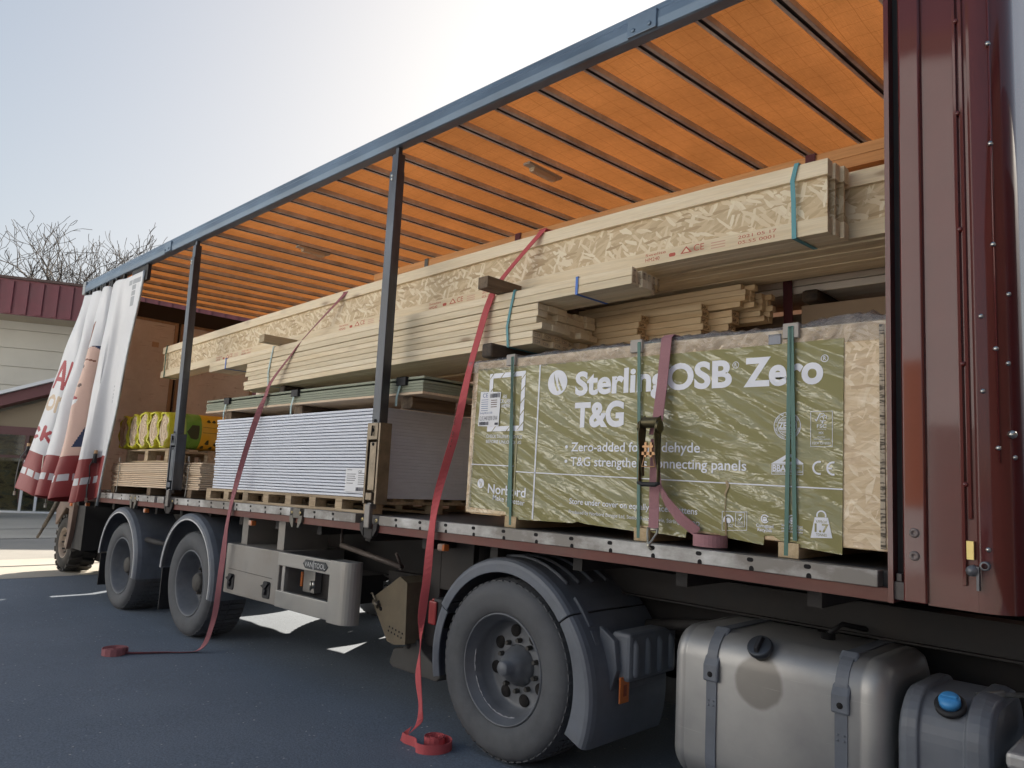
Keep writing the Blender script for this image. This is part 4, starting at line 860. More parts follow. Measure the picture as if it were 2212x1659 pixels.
tag(MB().ribbon([(-1.90, 1.26, 3.05), (-1.90, 1.265, 2.8), (-1.895, 1.27, 2.55), (-1.89, 1.27, 2.28)], [(.028, 0, 0)] * 4, .004).build('lashing_strap', WEBD, None), 'dark maroon strap hanging behind the wrapped pack', 'strap')
# --- wrapped OSB pack
OP = thing('wrapped_board_pack', (-2.2, .12, 1.29), 'large film-wrapped board pack with green printed front near the maroon wall', 'board pack')
MB().box(-3.40, -.975, .122, 1.25, 1.35, 2.27, seg=4).build('board_stack', OSBFILM, OP, bevel=.006)
m = NT('edge_card'); v = m.coord(rnd=False, scale=(1, 1, 1)); n = m.noise(m.coord(rnd=False, scale=(8, 1, 40)), 3, 3); m.set(Base_Color=m.ramp(n, [(.42, (.10, .08, .06)), (.52, (.5, .42, .32))]), Roughness=.8)
MB().box(-1.012, -.994, .116, .122, 1.36, 2.25).build('cardboard_edge', m.mat, OP)
# green printed front
m = NT('green_print'); v = m.coord(rnd=False)
h1 = m.noise(rs(m, -.46, (.5, 1, 3.2)), 1.45, 2, .45, .9); h2 = m.noise(rs(m, -.25, (1, 1, 3)), 8, 3, .5, .8)
hh = m.mix(.07, h1, h2); n = m.noise(v, 1.3, 4)
wr = m.bump(hh, 1.0, .42)
m.set(Base_Color=m.ramp(n, [(.3, (.285, .255, .080)), (.7, (.325, .290, .105))]), Roughness=.55, Coat_Weight=1.0, Coat_Roughness=.10, Coat_IOR=1.9, Coat_Tint=(.97, .98, 1.0)); m.l(wr, m.p.inputs['Coat Normal'])
GREENP = m.mat
m = NT('white_print'); h1 = m.noise(rs(m, -.46, (.5, 1, 3.2)), 1.45, 2, .45, .9); m.set(Base_Color=(.80, .81, .87), Roughness=.55, Coat_Weight=.5, Coat_Roughness=.15, Coat_IOR=1.5); m.l(m.bump(h1, 1.0, .08), m.p.inputs['Coat Normal']); WP = m.mat
YW = .116
wrap_pts = [(-3.345, 2.225), (-3.365, 1.385), (-3.05, 1.372), (-3.045, 1.335), (-2.99, 1.333), (-2.55, 1.342), (-2.52, 1.352), (-2.47, 1.343), (-2.15, 1.330), (-2.148, 1.36), (-2.08, 1.362), (-2.075, 1.333), (-2.01, 1.330), (-1.872, 1.324), (-1.868, 1.352), (-1.79, 1.362), (-1.70, 1.357), (-1.685, 1.345), (-1.49, 1.328), (-1.487, 1.368), (-1.45, 1.372), (-1.41, 1.352), (-1.345, 1.352), (-1.34, 1.335), (-1.158, 1.322), (-1.15, 2.207), (-2.0, 2.203), (-2.9, 2.215)]
WRP = MB().prism(wrap_pts, YW, YW + .005, 'y').build('printed_wrapper', GREENP, OP)
yt = YW - .0016
def line(x0, z0, x1, z1, w_, mat=None, y=None):
    d = Vector((x1 - x0, z1 - z0)).normalized(); nx_, nz = -d.y * w_ / 2, d.x * w_ / 2; y = y or yt
    MB().prism([(x0 + nx_, z0 + nz), (x1 + nx_, z1 + nz), (x1 - nx_, z1 - nz), (x0 - nx_, z0 - nz)], y - .0006, y, 'y').build('printed_line', mat or WP, WRP)
def T(s, x0, x1, z, ch, bold=.0, mat=None, y=None, sl=0): return text(WRP, s, x0, x1, z, ch, y or yt, mat or WP, bold, zslope=sl)
T('SterlingOSB', -2.572, -1.650, 2.028, .118, .034); T('Zero', -1.592, -1.234, 2.026, .120, .036)
def ring(cx_, cz_, r, w_, a0=0, a1=360, mat=None, n=32, y=None):
    y = y or yt; P = arc(cx_, cz_, r, a0, a1, n); Q = arc(cx_, cz_, r - w_, a0, a1, n); mb = MB(); k = len(P)
    mb.add([(p[0], y, p[1]) for p in P] + [(p[0], y, p[1]) for p in Q], [(i, i + 1, k + i + 1, k + i) for i in range(k - 1)]); mb.build('printed_ring', mat or WP, WRP)
for cx_, cz_ in ((-1.632, 2.125), (-1.228, 2.127)): ring(cx_, cz_, .016, .0028, n=20); T('R', cx_ - .006, cx_ + .006, cz_ - .008, .017, .01)
T('T&G', -2.568, -2.245, 1.856, .120, .042)
T('• Zero-added formaldehyde', -2.625, -1.806, 1.722, .046, .012); T('• T&G strengthens connecting panels', -2.625, -1.573, 1.644, .046, .012)
T('Store under cover on equally spaced battens', -2.580, -1.812, 1.442, .029, .012, sl=-.010); T('Produced by Norbord Europe Ltd, Station Road, Cowie, Stirling FK7 7BQ', -2.580, -1.80, 1.392, .0175, .004, sl=-.010)
T('Norbord', -3.205, -2.90, 1.475, .052, .016, sl=-.05); T('Make it better', -3.160, -2.905, 1.436, .03, .006, sl=-.09)
for s, x0, x1, z in (('FIX', -3.117, -3.088, 2.033), ('PACK LABEL', -3.17, -3.04, 2.006), ('HERE', -3.127, -3.06, 1.978)): T(s, x0, x1, z, .021, .008)
T('CHECK DELIVERY ADVICE', -3.244, -2.95, 1.802, .018, .004, sl=-.03); T('BEFORE UNLOADING', -3.244, -2.955, 1.770, .018, .006, sl=-.03)
line(-2.836, 2.212, -2.839, 1.343, .010); line(-3.36, 1.641, -3.002, 1.634, .0055); line(-2.986, 1.603, -1.154, 1.583, .0055)
def logo(cx_, cz_, r):
    mb = MB(); y = yt; mb.prism(arc(cx_, cz_, r, 0, 358, 40), y - .0006, y, 'y'); mb.build('logo', WP, WRP)
    for k in range(3):
        a = cx_ - r * .55 + k * r * .42; mb = MB(); top = (a + r * .15, cz_ + r * (.75 - .3 * abs(k - 0)))
        pts = [top, (a + r * .42, cz_ - r * .05), (a + r * .72, cz_ - r * .62), (a + r * .55, cz_ - r * .70), (a + r * .25, cz_ - r * .12)]
        if k < 2: mb.prism(pts, y - .0014, y - .0008, 'y'); mb.build('logo_cut', GREENP, WRP)
logo(-2.70, 2.102, .070); logo(-3.268, 1.528, .028)
# hatched label frame
def quad(x0, x1, z0, z1, mat, y): return MB().box(x0, x1, y - .0006, y, z0, z1).build('printed_block', mat, WRP)
for a in ((-3.24, -2.945, 2.158, 2.187), (-3.24, -2.945, 1.838, 1.868), (-3.24, -3.21, 1.868, 2.158), (-2.975, -2.945, 1.868, 2.158)): quad(*a, WP, yt)
for x, z in ((-3.235, 2.16), (-3.15, 2.155), (-3.06, 2.155), (-2.985, 2.13), (-2.985, 2.06), (-2.985, 1.99), (-2.985, 1.92), (-2.985, 1.85), (-3.08, 1.838), (-3.20, 1.838), (-3.245, 1.93), (-3.245, 2.06)): line(x - .004, z - .006, x + .042, z + .04, .005, GREENP, yt - .001)
# paper pack label
lbq = MB().prism([(-3.308, 2.082), (-3.136, 2.072), (-3.142, 1.866), (-3.318, 1.872)], yt - .004, yt - .003, 'y').build('paper_label', WHITEP, WRP); yl = yt - .0046
T('CE', -3.288, -3.245, 2.045, .024, .004, INKB, yl)
for z in np.linspace(2.03, 1.965, 6): line(-3.298, z, -3.24, z, .003, INKB, yl)
for z in (2.025, 2.012, 1.999, 1.985): line(-3.215, z, -3.165, z, .0045, STAMPD, yl)
T('SterlingOSB Zero OSB3', -3.305, -3.2, 1.945, .011, .004, INKB, yl); T('12.0 2440 0590 I3N4', -3.306, -3.155, 1.905, .026, .0, INK, yl)
mb = MB()
for (xa, xb, za, zb) in ((-3.225, -3.145, 2.04, 2.066), (-3.308, -3.225, 1.877, 1.897)):
    x = xa
    while x < xb: w_ = random.choice((.002, .003, .005)); mb.box(x, x + w_, yl - .0006, yl, za, zb); x += w_ + random.choice((.002, .003, .004))
mb.build('barcode', INK, WRP); MB().box(-3.175, -3.148, yl - .0006, yl, 1.876, 1.890).build('label_box', INK, WRP)
# round ZERO mark
ring(-1.388, 1.843, .060, .003); ring(-1.388, 1.843, .043, .003); T('ZERO', -1.426, -1.350, 1.832, .026, .03)
for dz in (-.030, -.023, -.016, .022, .029): hw = math.sqrt(max(0, .038 ** 2 - dz * dz)); line(-1.388 - hw, 1.843 + dz, -1.388 + hw, 1.843 + dz, .003)
for s, a0, st in (('SAFER BY FAR BETTER', 160, -1), ('ZERO-ADDED FORMALDEHYDE', 190, 1)):
    for i, ch in enumerate(s):
        if ch == ' ': continue
        a = math.radians(a0 + st * i * (7.4 if st < 0 else 7.2)); rr = .0475 if st < 0 else .0555; px, pz = -1.388 + rr * math.cos(a), 1.843 + rr * math.sin(a)
        o = T(ch, px - .003, px + .003, pz - .0, .008, .01); rot = a - math.pi / 2 if st < 0 else a + math.pi / 2
        for v_ in o.data.vertices:
            dx, dz = v_.co.x - px, v_.co.z - camb(px) - pz; v_.co.x = px + dx * math.cos(rot) - dz * math.sin(rot); v_.co.z = pz + camb(px) + dx * math.sin(rot) + dz * math.cos(rot)
# FSC box
for a in ((-1.286, 1.903, -1.196, 1.903), (-1.286, 1.755, -1.196, 1.755), (-1.286, 1.755, -1.286, 1.903), (-1.196, 1.755, -1.196, 1.903)): line(*a, .0018)
line(-1.268, 1.870, -1.262, 1.862, .004); line(-1.262, 1.862, -1.248, 1.893, .004)
for c in ((-1.238, 1.885, .011), (-1.228, 1.877, .010), (-1.240, 1.873, .009)): ring(*c, .0025, -40, 180, n=14)
line(-1.246, 1.863, -1.223, 1.863, .003); line(-1.237, 1.852, -1.237, 1.863, .006)
T('FSC', -1.260, -1.220, 1.834, .014, .004); T('www.fsc.org', -1.258, -1.222, 1.826, .005); T('MIX', -1.252, -1.232, 1.808, .010, .006); T('Wood from', -1.258, -1.226, 1.793, .006, .004); T('responsible sources', -1.274, -1.206, 1.784, .006, .004); T('FSC® C012533', -1.278, -1.204, 1.765, .009, .006)
# BBA house
MB().prism([(-1.459, 1.679), (-1.315, 1.681), (-1.320, 1.686), (-1.368, 1.722), (-1.386, 1.722)], yt - .0006, yt, 'y').build('emblem', WP, WRP); MB().prism([(-1.408, 1.689), (-1.345, 1.690), (-1.376, 1.712)], yt - .0014, yt - .0008, 'y').build('emblem_cut', GREENP, WRP)
for a in ((-1.455, 1.676, -1.318, 1.678), (-1.455, 1.634, -1.318, 1.636), (-1.455, 1.634, -1.455, 1.677), (-1.318, 1.636, -1.318, 1.677), (-1.455, 1.645, -1.318, 1.646)): line(*a, .0022)
T('BBA', -1.452, -1.392, 1.648, .026, .03)
for s, z in (('APPROVAL', 1.668), ('INSPECTION', 1.661), ('TESTING', 1.654), ('CERTIFICATION', 1.6475)): T(s, -1.378, -1.378 + .0045 * len(s), z, .005, .006)
T('CERTIFICATE No 97/3461', -1.44, -1.34, 1.6375, .005, .004)
ring(-1.250, 1.667, .029, .008, 75, 285, n=20); ring(-1.192, 1.666, .029, .008, 80, 280, n=20); line(-1.218, 1.666, -1.198, 1.666, .007)
# SGS / UKAS
for a in ((-1.686, 1.459, -1.567, 1.464), (-1.684, 1.374, -1.566, 1.384), (-1.685, 1.374, -1.686, 1.459), (-1.567, 1.384, -1.567, 1.464), (-1.620, 1.458, -1.578, 1.460), (-1.620, 1.396, -1.578, 1.398), (-1.620, 1.396, -1.620, 1.458), (-1.578, 1.398, -1.578, 1.460)): line(*a, .002)
ring(-1.655, 1.420, .026, .007, -10, 200, n=18); MB().prism(arc(-1.655, 1.42, .013, 0, 350, 16), yt - .0006, yt, 'y').build('emblem', WP, WRP); T('SGS', -1.655, -1.634, 1.392, .012, .01); line(-1.608, 1.432, -1.601, 1.424, .004); line(-1.601, 1.424, -1.590, 1.441, .004); T('UKAS', -1.612, -1.585, 1.410, .010, .004); T('MANAGEMENT', -1.614, -1.582, 1.403, .004); line(-1.606, 1.447, -1.592, 1.448, .006)
# recycling marks
for cx_, cz_ in ((-1.484, 1.440), (-1.364, 1.447)): ring(cx_, cz_, .019, .005, 30, 330, n=18); MB().prism([(cx_ - .010, cz_ - .008), (cx_, cz_ - .012), (cx_ + .010, cz_ - .008), (cx_ + .010, cz_ + .004), (cx_, cz_ + .009), (cx_ - .010, cz_ + .004)], yt - .0006, yt, 'y').build('emblem', WP, WRP); line(cx_ - .009, cz_ + .001, cx_ + .009, cz_ + .001, .002, GREENP, yt - .001)
T('Corrugated', -1.523, -1.445, 1.404, .013, .02); T('Recycles', -1.517, -1.452, 1.386, .013, .02)
for s, z in (('SterlingOSB Zero', 1.416), ('can be recycled', 1.404), ('with wood waste', 1.392)): T(s, -1.410, -1.318, z, .0085, .012)
# weight
MB().prism([(-1.285, 1.378), (-1.196, 1.384), (-1.214, 1.465), (-1.268, 1.463)], yt - .0006, yt, 'y').build('emblem', WP, WRP); ring(-1.241, 1.472, .021, .006, -20, 200, n=18)
T('APPROX', -1.263, -1.217, 1.441, .011, .006, GREENP, yt - .001); T('1.7', -1.268, -1.211, 1.405, .032, .03, GREENP, yt - .001); T('TONNES', -1.262, -1.218, 1.388, .011, .006, GREENP, yt - .001)
# torn card edge
MB().prism([(-1.668, 1.60), (-1.655, 1.585), (-1.652, 1.572), (-1.664, 1.545), (-1.672, 1.525), (-1.675, 1.54), (-1.664, 1.57), (-1.672, 1.59)], yt - .004, yt - .002, 'y').build('torn_edge', m_flat('raw_card', (.42, .32, .2), .9), WRP); line(-1.668, 1.54, -1.672, 1.45, .004, m_flat('raw_card2', (.34, .26, .15), .9), yt - .002); MB().prism([(-1.668, 1.452), (-1.662, 1.40), (-1.66, 1.352), (-1.668, 1.352), (-1.672, 1.41)], yt - .004, yt - .002, 'y').build('torn_edge', m_flat('raw_card3', (.30, .22, .12), .9), WRP)
MB().box(-2.995, -2.985, YW - .004, YW, 1.45, 1.80).build('card_edge', m_flat('raw_card4', (.44, .40, .24), .9), WRP)
# crumpled film along the top
m = NT('film'); h = m.noise(m.coord(rnd=False), 14, 5, .6, 1.5)
gl = m.n('BsdfGlossy'); gl.inputs['Roughness'].default_value = .18; tr = m.n('BsdfTransparent'); df = m.n('BsdfDiffuse'); df.inputs[0].default_value = (.75, .76, .78, 1); mx = m.n('MixShader'); mx2 = m.n('MixShader'); fr = m.n('Fresnel'); fr.inputs[0].default_value = 1.6
m.l(m.bump(h, .8, .02), gl.inputs['Normal']); m.l(fr.outputs[0], mx.inputs[0]); mx2.inputs[0].default_value = .14; m.l(tr.outputs[0], mx2.inputs[1]); m.l(df.outputs[0], mx2.inputs[2]); m.l(mx2.outputs[0], mx.inputs[1]); m.l(gl.outputs[0], mx.inputs[2]); m.l(mx.outputs[0], m.t.nodes['Material Output'].inputs[0]); FILM = m.mat
mb = MB(); nx, nr = 150, 9; vs = []
for i in range(nx + 1):
    x = -3.43 + 2.465 * i / nx; e = .035 * math.exp(-((x + 1.13) / .13) ** 2) + .012 * math.exp(-((x + 1.9) / .2) ** 2); pin = sum(math.exp(-((x - s_) / .035) ** 2) for s_ in (-3.03, -2.15, -1.375)); lo = 2.205 if x < -1.15 else 2.19
    for j in range(nr + 1):
        t = j / nr; w1 = rng.normal(0, .0055) + .004 * math.sin(x * 43 + j)
        if t < .5: p = (x, .118 - .010 * (1 - pin * .7) * math.sin(t * 2 * math.pi * .5) + w1 * .6, lo + (2.283 - lo) * t * 2 + e * t * 2)
        else: p = (x, .115 + (t - .5) * .8, 2.283 + e * (1 - abs(t - .6)) + abs(w1) * 1.2 + .006 * math.sin(x * 17 + t * 9))
        vs.append(p)
mb.add(vs, [(i * (nr + 1) + j, (i + 1) * (nr + 1) + j, (i + 1) * (nr + 1) + j + 1, i * (nr + 1) + j + 1) for i in range(nx) for j in range(nr)], 0, True); mb.build('film_top', FILM, OP)

mb = MB(); vs = []
for j in range(30):
    z = 1.37 + .90 * j / 29
    for i in range(5): vs.append((-3.425 + .02 * i + rng.normal(0, .002), .115 + .04 * (1 - i / 4) ** 2 - .003 * (rng.random()), z))
mb.add(vs, [(j * 5 + i, (j + 1) * 5 + i, (j + 1) * 5 + i + 1, j * 5 + i + 1) for j in range(29) for i in range(4)], 0, True); mb.build('film_edge', FILM, OP)
for x0, x1, mt, z0 in ((-3.046, -3.0, BANDG, 1.30), (-3.04, -3.022, BANDG, 1.40), (-2.155, -2.128, BANDG, 1.30), (-1.372, -1.385, BANDG, 1.295), (-1.365, -1.347, BANDG, 1.36)):
    MB().ribbon([(x0, .5, 2.288), (x0, .108, 2.290), (x0, .098, 2.27), ((x0 + x1) / 2, .104, 1.8), (x1, .106, z0)], [(.009, 0, 0)] * 5, .003).build('strap', mt, OP)
for x in (-3.055, -2.17, -1.365): MB().box(x - .04, x + .03, .10, .122, 2.225, 2.288).box(x - .04, x + .03, .10, .18, 2.286, 2.291).build('edge_protector', m_flat('protector_grey', (.42, .38, .34), .6), OP, bevel=.004)
MB().box(-1.475, -1.42, .112, .120, 2.205, 2.25).build('tape', m_flat('tape_grey', (.16, .17, .2), .35, .3), OP)
MB().box(-3.36, -3.10, .13, 1.2, 1.345, 1.352).build('base_sheet', SPRUCE2, OP)
for k, x in enumerate((-3.0, -2.11, -1.375)): tag(MB().box(x - .045, x + .045, .105, 1.2, 1.286, 1.349).build('timber_bearer', m_wood('bearer_%d' % k, (.50, .36, .2), (.66, .52, .33), axis='y', knots=.2), None, 1, .003), ('pale bearer under the rear end of the wrapped pack', 'pale bearer beside the ratchet hook under the wrapped pack', 'pale bearer under the front end of the wrapped pack')[k], 'bearer', 'bearers under the wrapped pack')
# --- ratchet strap over the pack
RS = thing('ratchet_strap', (-2.0, .06, 1.29), 'faded mauve ratchet strap hooked to the side rail over the wrapped pack', 'ratchet strap')
MB().ribbon([(-1.985, 1.1, 2.297), (-1.985, .5, 2.297), (-1.988, .115, 2.298), (-1.99, .094, 2.28), (-2.0, .08, 2.05), (-2.006, .06, 1.88), (-2.008, .035, 1.80)], [(.029, 0, 0)] * 7, .004).build('webbing', WEBM, RS)
MB().ribbon([(-2.008, .05, 1.78), (-2.012, .055, 1.60), (-2.012, .06, 1.45), (-2.0, .04, 1.345)], [(.027, 0, 0)] * 4, .004).build('webbing', WEBM, RS)
MB().ribbon([(-2.0, .055, 1.62), (-1.975, .05, 1.55), (-1.935, .05, 1.485), (-1.87, .07, 1.41), (-1.80, .10, 1.355)], [(.024, -.01, .006), (.016, -.016, .010), (.012, -.004, .018), (.018, 0, .018), (.014, 0, .02)], .004).build('webbing', WEBM, RS)
MB().ribbon([(-1.735 + .075 * math.cos(a), .10 + .075 * math.sin(a), 1.325) for a in np.linspace(2.6, 2.6 + 6.6, 30)], [(0, 0, .027)] * 30, .004).build('webbing_coil', WEBM, RS)
rf = m_paint('ratchet_steel', (.10, .085, .045), .4, .7, .3, 30)
mb = MB()
for s in (-1, 1): mb.prism([(-.0, 0), (0, 0)] and [( .02, 1.89), (-.02, 1.87), (-.035, 1.80), (-.02, 1.70), (.01, 1.60), (.025, 1.60), (.02, 1.72), (.03, 1.82)], -2.008 + s * .044 - .003, -2.008 + s * .044 + .003, 'x')
mb.lathe([(0, -.048), (.026, -.048), (.026, .048), (0, .048)], (-2.008, .005, 1.855), 'x', 18); mb.build('ratchet_frame', rf, RS, bevel=.002)
mb = MB()
for s in (-1, 1): mb.box(-2.012 + s * .052 - .003, -2.012 + s * .052 + .003, -.005, .02, 1.57, 1.80); mb.lathe([(0, -.006), (.03, -.006), (.03, .006), (0, .006)], (-2.008 + s * .052, .0, 1.835), 'x', 16)
mb.build('ratchet_handle', rf, RS, bevel=.002); MB().tube([(-2.07, .005, 1.572), (-2.05, .005, 1.562), (-1.975, .005, 1.562), (-1.955, .005, 1.572)], .011, 10).build('handle_grip', BLACK, RS)
mb = MB().box(-2.045, -1.97, -.012, .0, 1.70, 1.715).box(-2.03, -2.018, -.012, .0, 1.69, 1.76).box(-2.0, -1.988, -.012, .0, 1.69, 1.76).box(-2.04, -1.98, -.014, .0, 1.735, 1.745); mb.tube([(-2.03, -.005, 1.70), (-2.045, -.005, 1.645), (-1.972, -.005, 1.645), (-1.985, -.005, 1.70)], .004, 6); mb.build('release_clip', m_flat('zinc_orange', (.42, .24, .12), .4, .5), RS)
mb = MB().tube([(-2.026, .036, 1.36), (-2.026, .03, 1.335), (-2.005, .005, 1.30), (-1.992, -.014, 1.285), (-1.985, -.016, 1.272), (-1.975, -.008, 1.262)], .006, 8).tube([(-1.974, .036, 1.36), (-1.974, .03, 1.335), (-1.985, .005, 1.30), (-1.990, -.014, 1.285), (-1.985, -.016, 1.272)], .006, 8).tube([(-2.026, .038, 1.352), (-1.974, .038, 1.352)], .006, 8); mb.build('hook', m_flat('hook_zinc', (.5, .47, .38), .35, .9), RS)
# --- two long lashing straps hanging to the ground
def spiral(cx_, cy_, r0, r1, turns, a0, n=70): return [(cx_ + (r0 + (r1 - r0) * i / n) * math.cos(a0 + turns * 2 * math.pi * i / n), cy_ + (r0 + (r1 - r0) * i / n) * math.sin(a0 + turns * 2 * math.pi * i / n)) for i in range(n + 1)]
def smooth(pts, k=6):
    out = []; P = [Vector(p) for p in pts]
    for i in range(len(P) - 1):
        p0, p1, p2, p3 = P[max(i - 1, 0)], P[i], P[i + 1], P[min(i + 2, len(P) - 1)]
        for j in range(k):
            t = j / k; out.append(.5 * ((2 * p1) + (p2 - p0) * t + (2 * p0 - 5 * p1 + 4 * p2 - p3) * t * t + (3 * p1 - p0 - 3 * p2 + p3) * t ** 3))
    out.append(P[-1]); return out
S1 = thing('lashing_strap', (-3.45, -.03, .02), 'bright red lashing strap hanging from the timber to a coil beside the big wheel', 'lashing strap')
cb2 = lambda x, z: z + camb(x)
pts = [(-2.95, 1.0, 3.135), (-3.02, .6, 3.13), (-3.07, .36, 3.125), (-3.09, .335, 3.10), (-3.28, .20, 2.80), (-3.36, .182, 2.66), (-3.40, .15, 2.45), (-3.42, .10, 2.20), (-3.435, .04, 1.85), (-3.46, .0, 1.64), (-3.50, -.02, 1.45), (-3.52, -.028, 1.28), (-3.53, -.03, 1.10), (-3.54, -.03, .92), (-3.555, -.035, .72), (-3.55, -.035, .55), (-3.545, -.04, .38), (-3.50, -.045, .22), (-3.50, -.05, .13), (-3.53, -.09, .075)]
wd = [(.028, .012, 0), (.028, .01, 0), (.028, .006, 0), (.028, .004, .006), (.027, .006, .01), (.027, .004, .004), (.028, .0, .0), (.028, .0, .0), (.016, .020, 0), (.010, .024, 0), (.02, .014, 0), (.027, .0, 0), (.024, .010, 0), (.014, .02, 0), (.008, .022, 0), (.018, -.014, 0), (.026, .0, 0), (.024, -.006, 0), (.018, .01, .012), (.012, .014, .018)]
MB().ribbon(smooth(pts, 5), smooth(wd, 5), .004).build('webbing', WEBR, S1)
g0 = gz(-3.45)
tail = smooth([(-3.53, -.09, .075), (-3.56, -.115, g0 + .03), (-3.52, -.13, g0 + .028), (-3.45, -.12, g0 + .027), (-3.41, -.135, g0 + .027), (-3.37, -.165, g0 + .027), (-3.31, -.15, g0 + .027), (-3.26, -.08, g0 + .027), (-3.27, .0, g0 + .027), (-3.32, .045, g0 + .027), (-3.375, .05, g0 + .027)], 6)
MB().ribbon(tail, [(.008, .006, .024)] * 8 + [(0, 0, .026)] * (len(tail) - 8), .004).build('webbing', WEBR, S1, 0)
sp = spiral(-3.385, -.02, .066, .012, 5.0, 1.0); MB().ribbon([(a, b, g0 + .028 + .003 * math.sin(i * .3)) for i, (a, b) in enumerate(sp)], [(0, 0, .026)] * len(sp), .004).build('webbing_coil', WEBR, S1, 0)
txt = [( -3.436, .038, 1.98), (-3.446, .016, 1.72)]
for i, ch in enumerate('BLACK BULL'):
    if ch == ' ': continue
    t = i / 9.0; c = Vector(txt[0]).lerp(Vector(txt[1]), t); o = text(S1, ch, -.013, .013, -.011, .022, 0, STAMPD, .02, bend=0)
    for v_ in o.data.vertices:
        a, b = v_.co.x, v_.co.z; v_.co = (c.x + b * .9, c.y - .006 - b * .25, c.z + camb(c.x) * 0 - a)
S2 = thing('lashing_strap', (-6.2, -.03, .0), 'dull red lashing strap hanging before the plasterboards to a flat coil on the asphalt', 'lashing strap')
pts = [(-5.0, 1.0, 3.06), (-5.15, .6, 3.055), (-5.23, .36, 3.05), (-5.27, .335, 3.02), (-5.62, .21, 2.68), (-5.77, .185, 2.54), (-5.95, .13, 2.33), (-5.97, .10, 2.20), (-6.03, .08, 2.05), (-6.08, .03, 1.75), (-6.13, .0, 1.48), (-6.16, -.02, 1.27), (-6.18, -.03, 1.08), (-6.18, -.035, .88), (-6.19, -.04, .62), (-6.21, -.04, .40), (-6.235, -.05, .26), (-6.27, -.07, .13), (-6.32, -.11, .06), (-6.38, -.20, .042), (-6.46, -.34, .042), (-6.56, -.54, .044), (-6.60, -.60, .046)]
wd = [(.03, .01, 0)] * 3 + [(.03, .004, .006), (.026, .0, .012), (.026, .0, .008), (.028, 0, .004), (.028, 0, 0), (.018, .018, 0), (.010, .020, 0), (.02, .012, 0), (.028, 0, 0), (.028, 0, 0), (.026, .01, 0), (.02, .014, 0), (.014, .018, 0), (.018, .012, 0), (.022, .008, 0), (.026, -.004, .004), (.026, -.012, .012), (.024, -.010, .018), (.020, -.012, .020), (.012, -.01, .024)]
MB().ribbon(smooth(pts, 5), smooth(wd, 5), .004).build('webbing', WEBP, S2)
sp = spiral(-6.62, -.66, .10, .015, 5.5, 1.2); MB().ribbon([(a, b, gz(-6.6) + .028) for a, b in sp], [(0, 0, .026)] * len(sp), .004).build('webbing_coil', WEBP, S2, 0)

# ================================================================== TRACTOR UNIT
TU = thing('tractor_unit', (-1.2, 1.25, 0), 'lorry tractor unit under the trailer front with dusty black rear mudguard and silver tank', 'lorry tractor')
wheel_parts(TU, -2.985, .507, .075, .484, .299, .30, 'drive'); wheel_parts(TU, -2.985, .507, 2.45, .484, .299, .30, 'drive', far=True)
wi = MB().lathe([(.3, 0), (.484, .03), (.484, .25), (.3, .28)], (-2.985, .43, .507), 'y', 48).lathe([(.3, 0), (.484, .03), (.484, .25), (.3, .28)], (-2.985, 1.82, .507), 'y', 48).build('inner_tyre', TYRE, TU, 0)
MB().tube([(-2.985, .4, .507), (-2.985, 2.1, .507)], .11, 14).lathe([(0, -.28), (.22, -.2), (.26, 0), (.22, .2), (0, .28)], (-2.985, 1.26, .5), 'y', 20).build('axle', DARKST, TU, 0)
peel = MB(); 
for a, w_, r in ((205, .012, .262), (212, .016, .262), (222, .02, .264), (232, .018, .266), (242, .02, .264), (252, .022, .264), (262, .026, .262), (272, .02, .264), (282, .014, .264), (190, .010, .262), (180, .012, .262), (172, .009, .262)):
    ca, sa = math.cos(math.radians(a)), math.sin(math.radians(a))
    peel.prism([(-2.985 + (r + rr) * math.cos(math.radians(a + da)), .507 + (r + rr) * math.sin(math.radians(a + da))) for rr, da in ((-.004, -5), (w_ * .3, -3), (w_ * .2, 1), (w_ * .35, 5), (-.006, 5), (-.010, 0))], .124, .1255, 'y')
peel.build('peeled_paint', m_flat('peel_pale', (.28, .28, .30), .6), bpy.data.objects['wheel.004'] if 'wheel.004' in bpy.data.objects else TU, 0)
# mudguard in three pieces
def guard(a0, a1, ri, ro, y0, y1, nm, parent, flare=0.0):
    n = 18; st = []
    for i in range(n + 1):
        a = a0 + (a1 - a0) * i / n; c_, s_ = math.cos(math.radians(a)), math.sin(math.radians(a)); fl = flare * i / n
        st.append((lambda c_, s_, fl: lambda p: (-2.985 + (p[1] + (fl if p[1] > ri + .02 else 0)) * c_, p[0], .507 + (p[1] + (fl if p[1] > ri + .02 else 0)) * s_))(c_, s_, fl))
    e = .03
    prof = [(y0, ri), (y0, ro - .03), (y0 + .006, ro - .012), (y0 + .022, ro), (y0 + .05, ro + .006), (y1, ro + .006), (y1, ro - .006), (y0 + .05, ro - .008), (y0 + .014, ro - .03), (y0 + .012, ri)]
    return MB().sweep(prof, st, smooth=False).build(nm, GUARD, parent, 0, .003)
MG = guard(152, 38, .522, .598, .062, .74, 'mudguard', TU); guard(196, 153, .515, .590, .068, .74, 'mudguard_rear', MG); guard(37, -24, .525, .603, .062, .74, 'mudguard_front', MG, .05)
for y in (.2, .3, .42, .55):
    st = []
    for i in range(15):
        a = 130 - 75 * i / 14; c_, s_ = math.cos(math.radians(a)), math.sin(math.radians(a)); st.append((-2.985 + .606 * c_, y, .507 + .606 * s_))
    MB().tube(st, .012, 8).build('guard_rib', GUARD, MG, 0)
mb = MB(); 
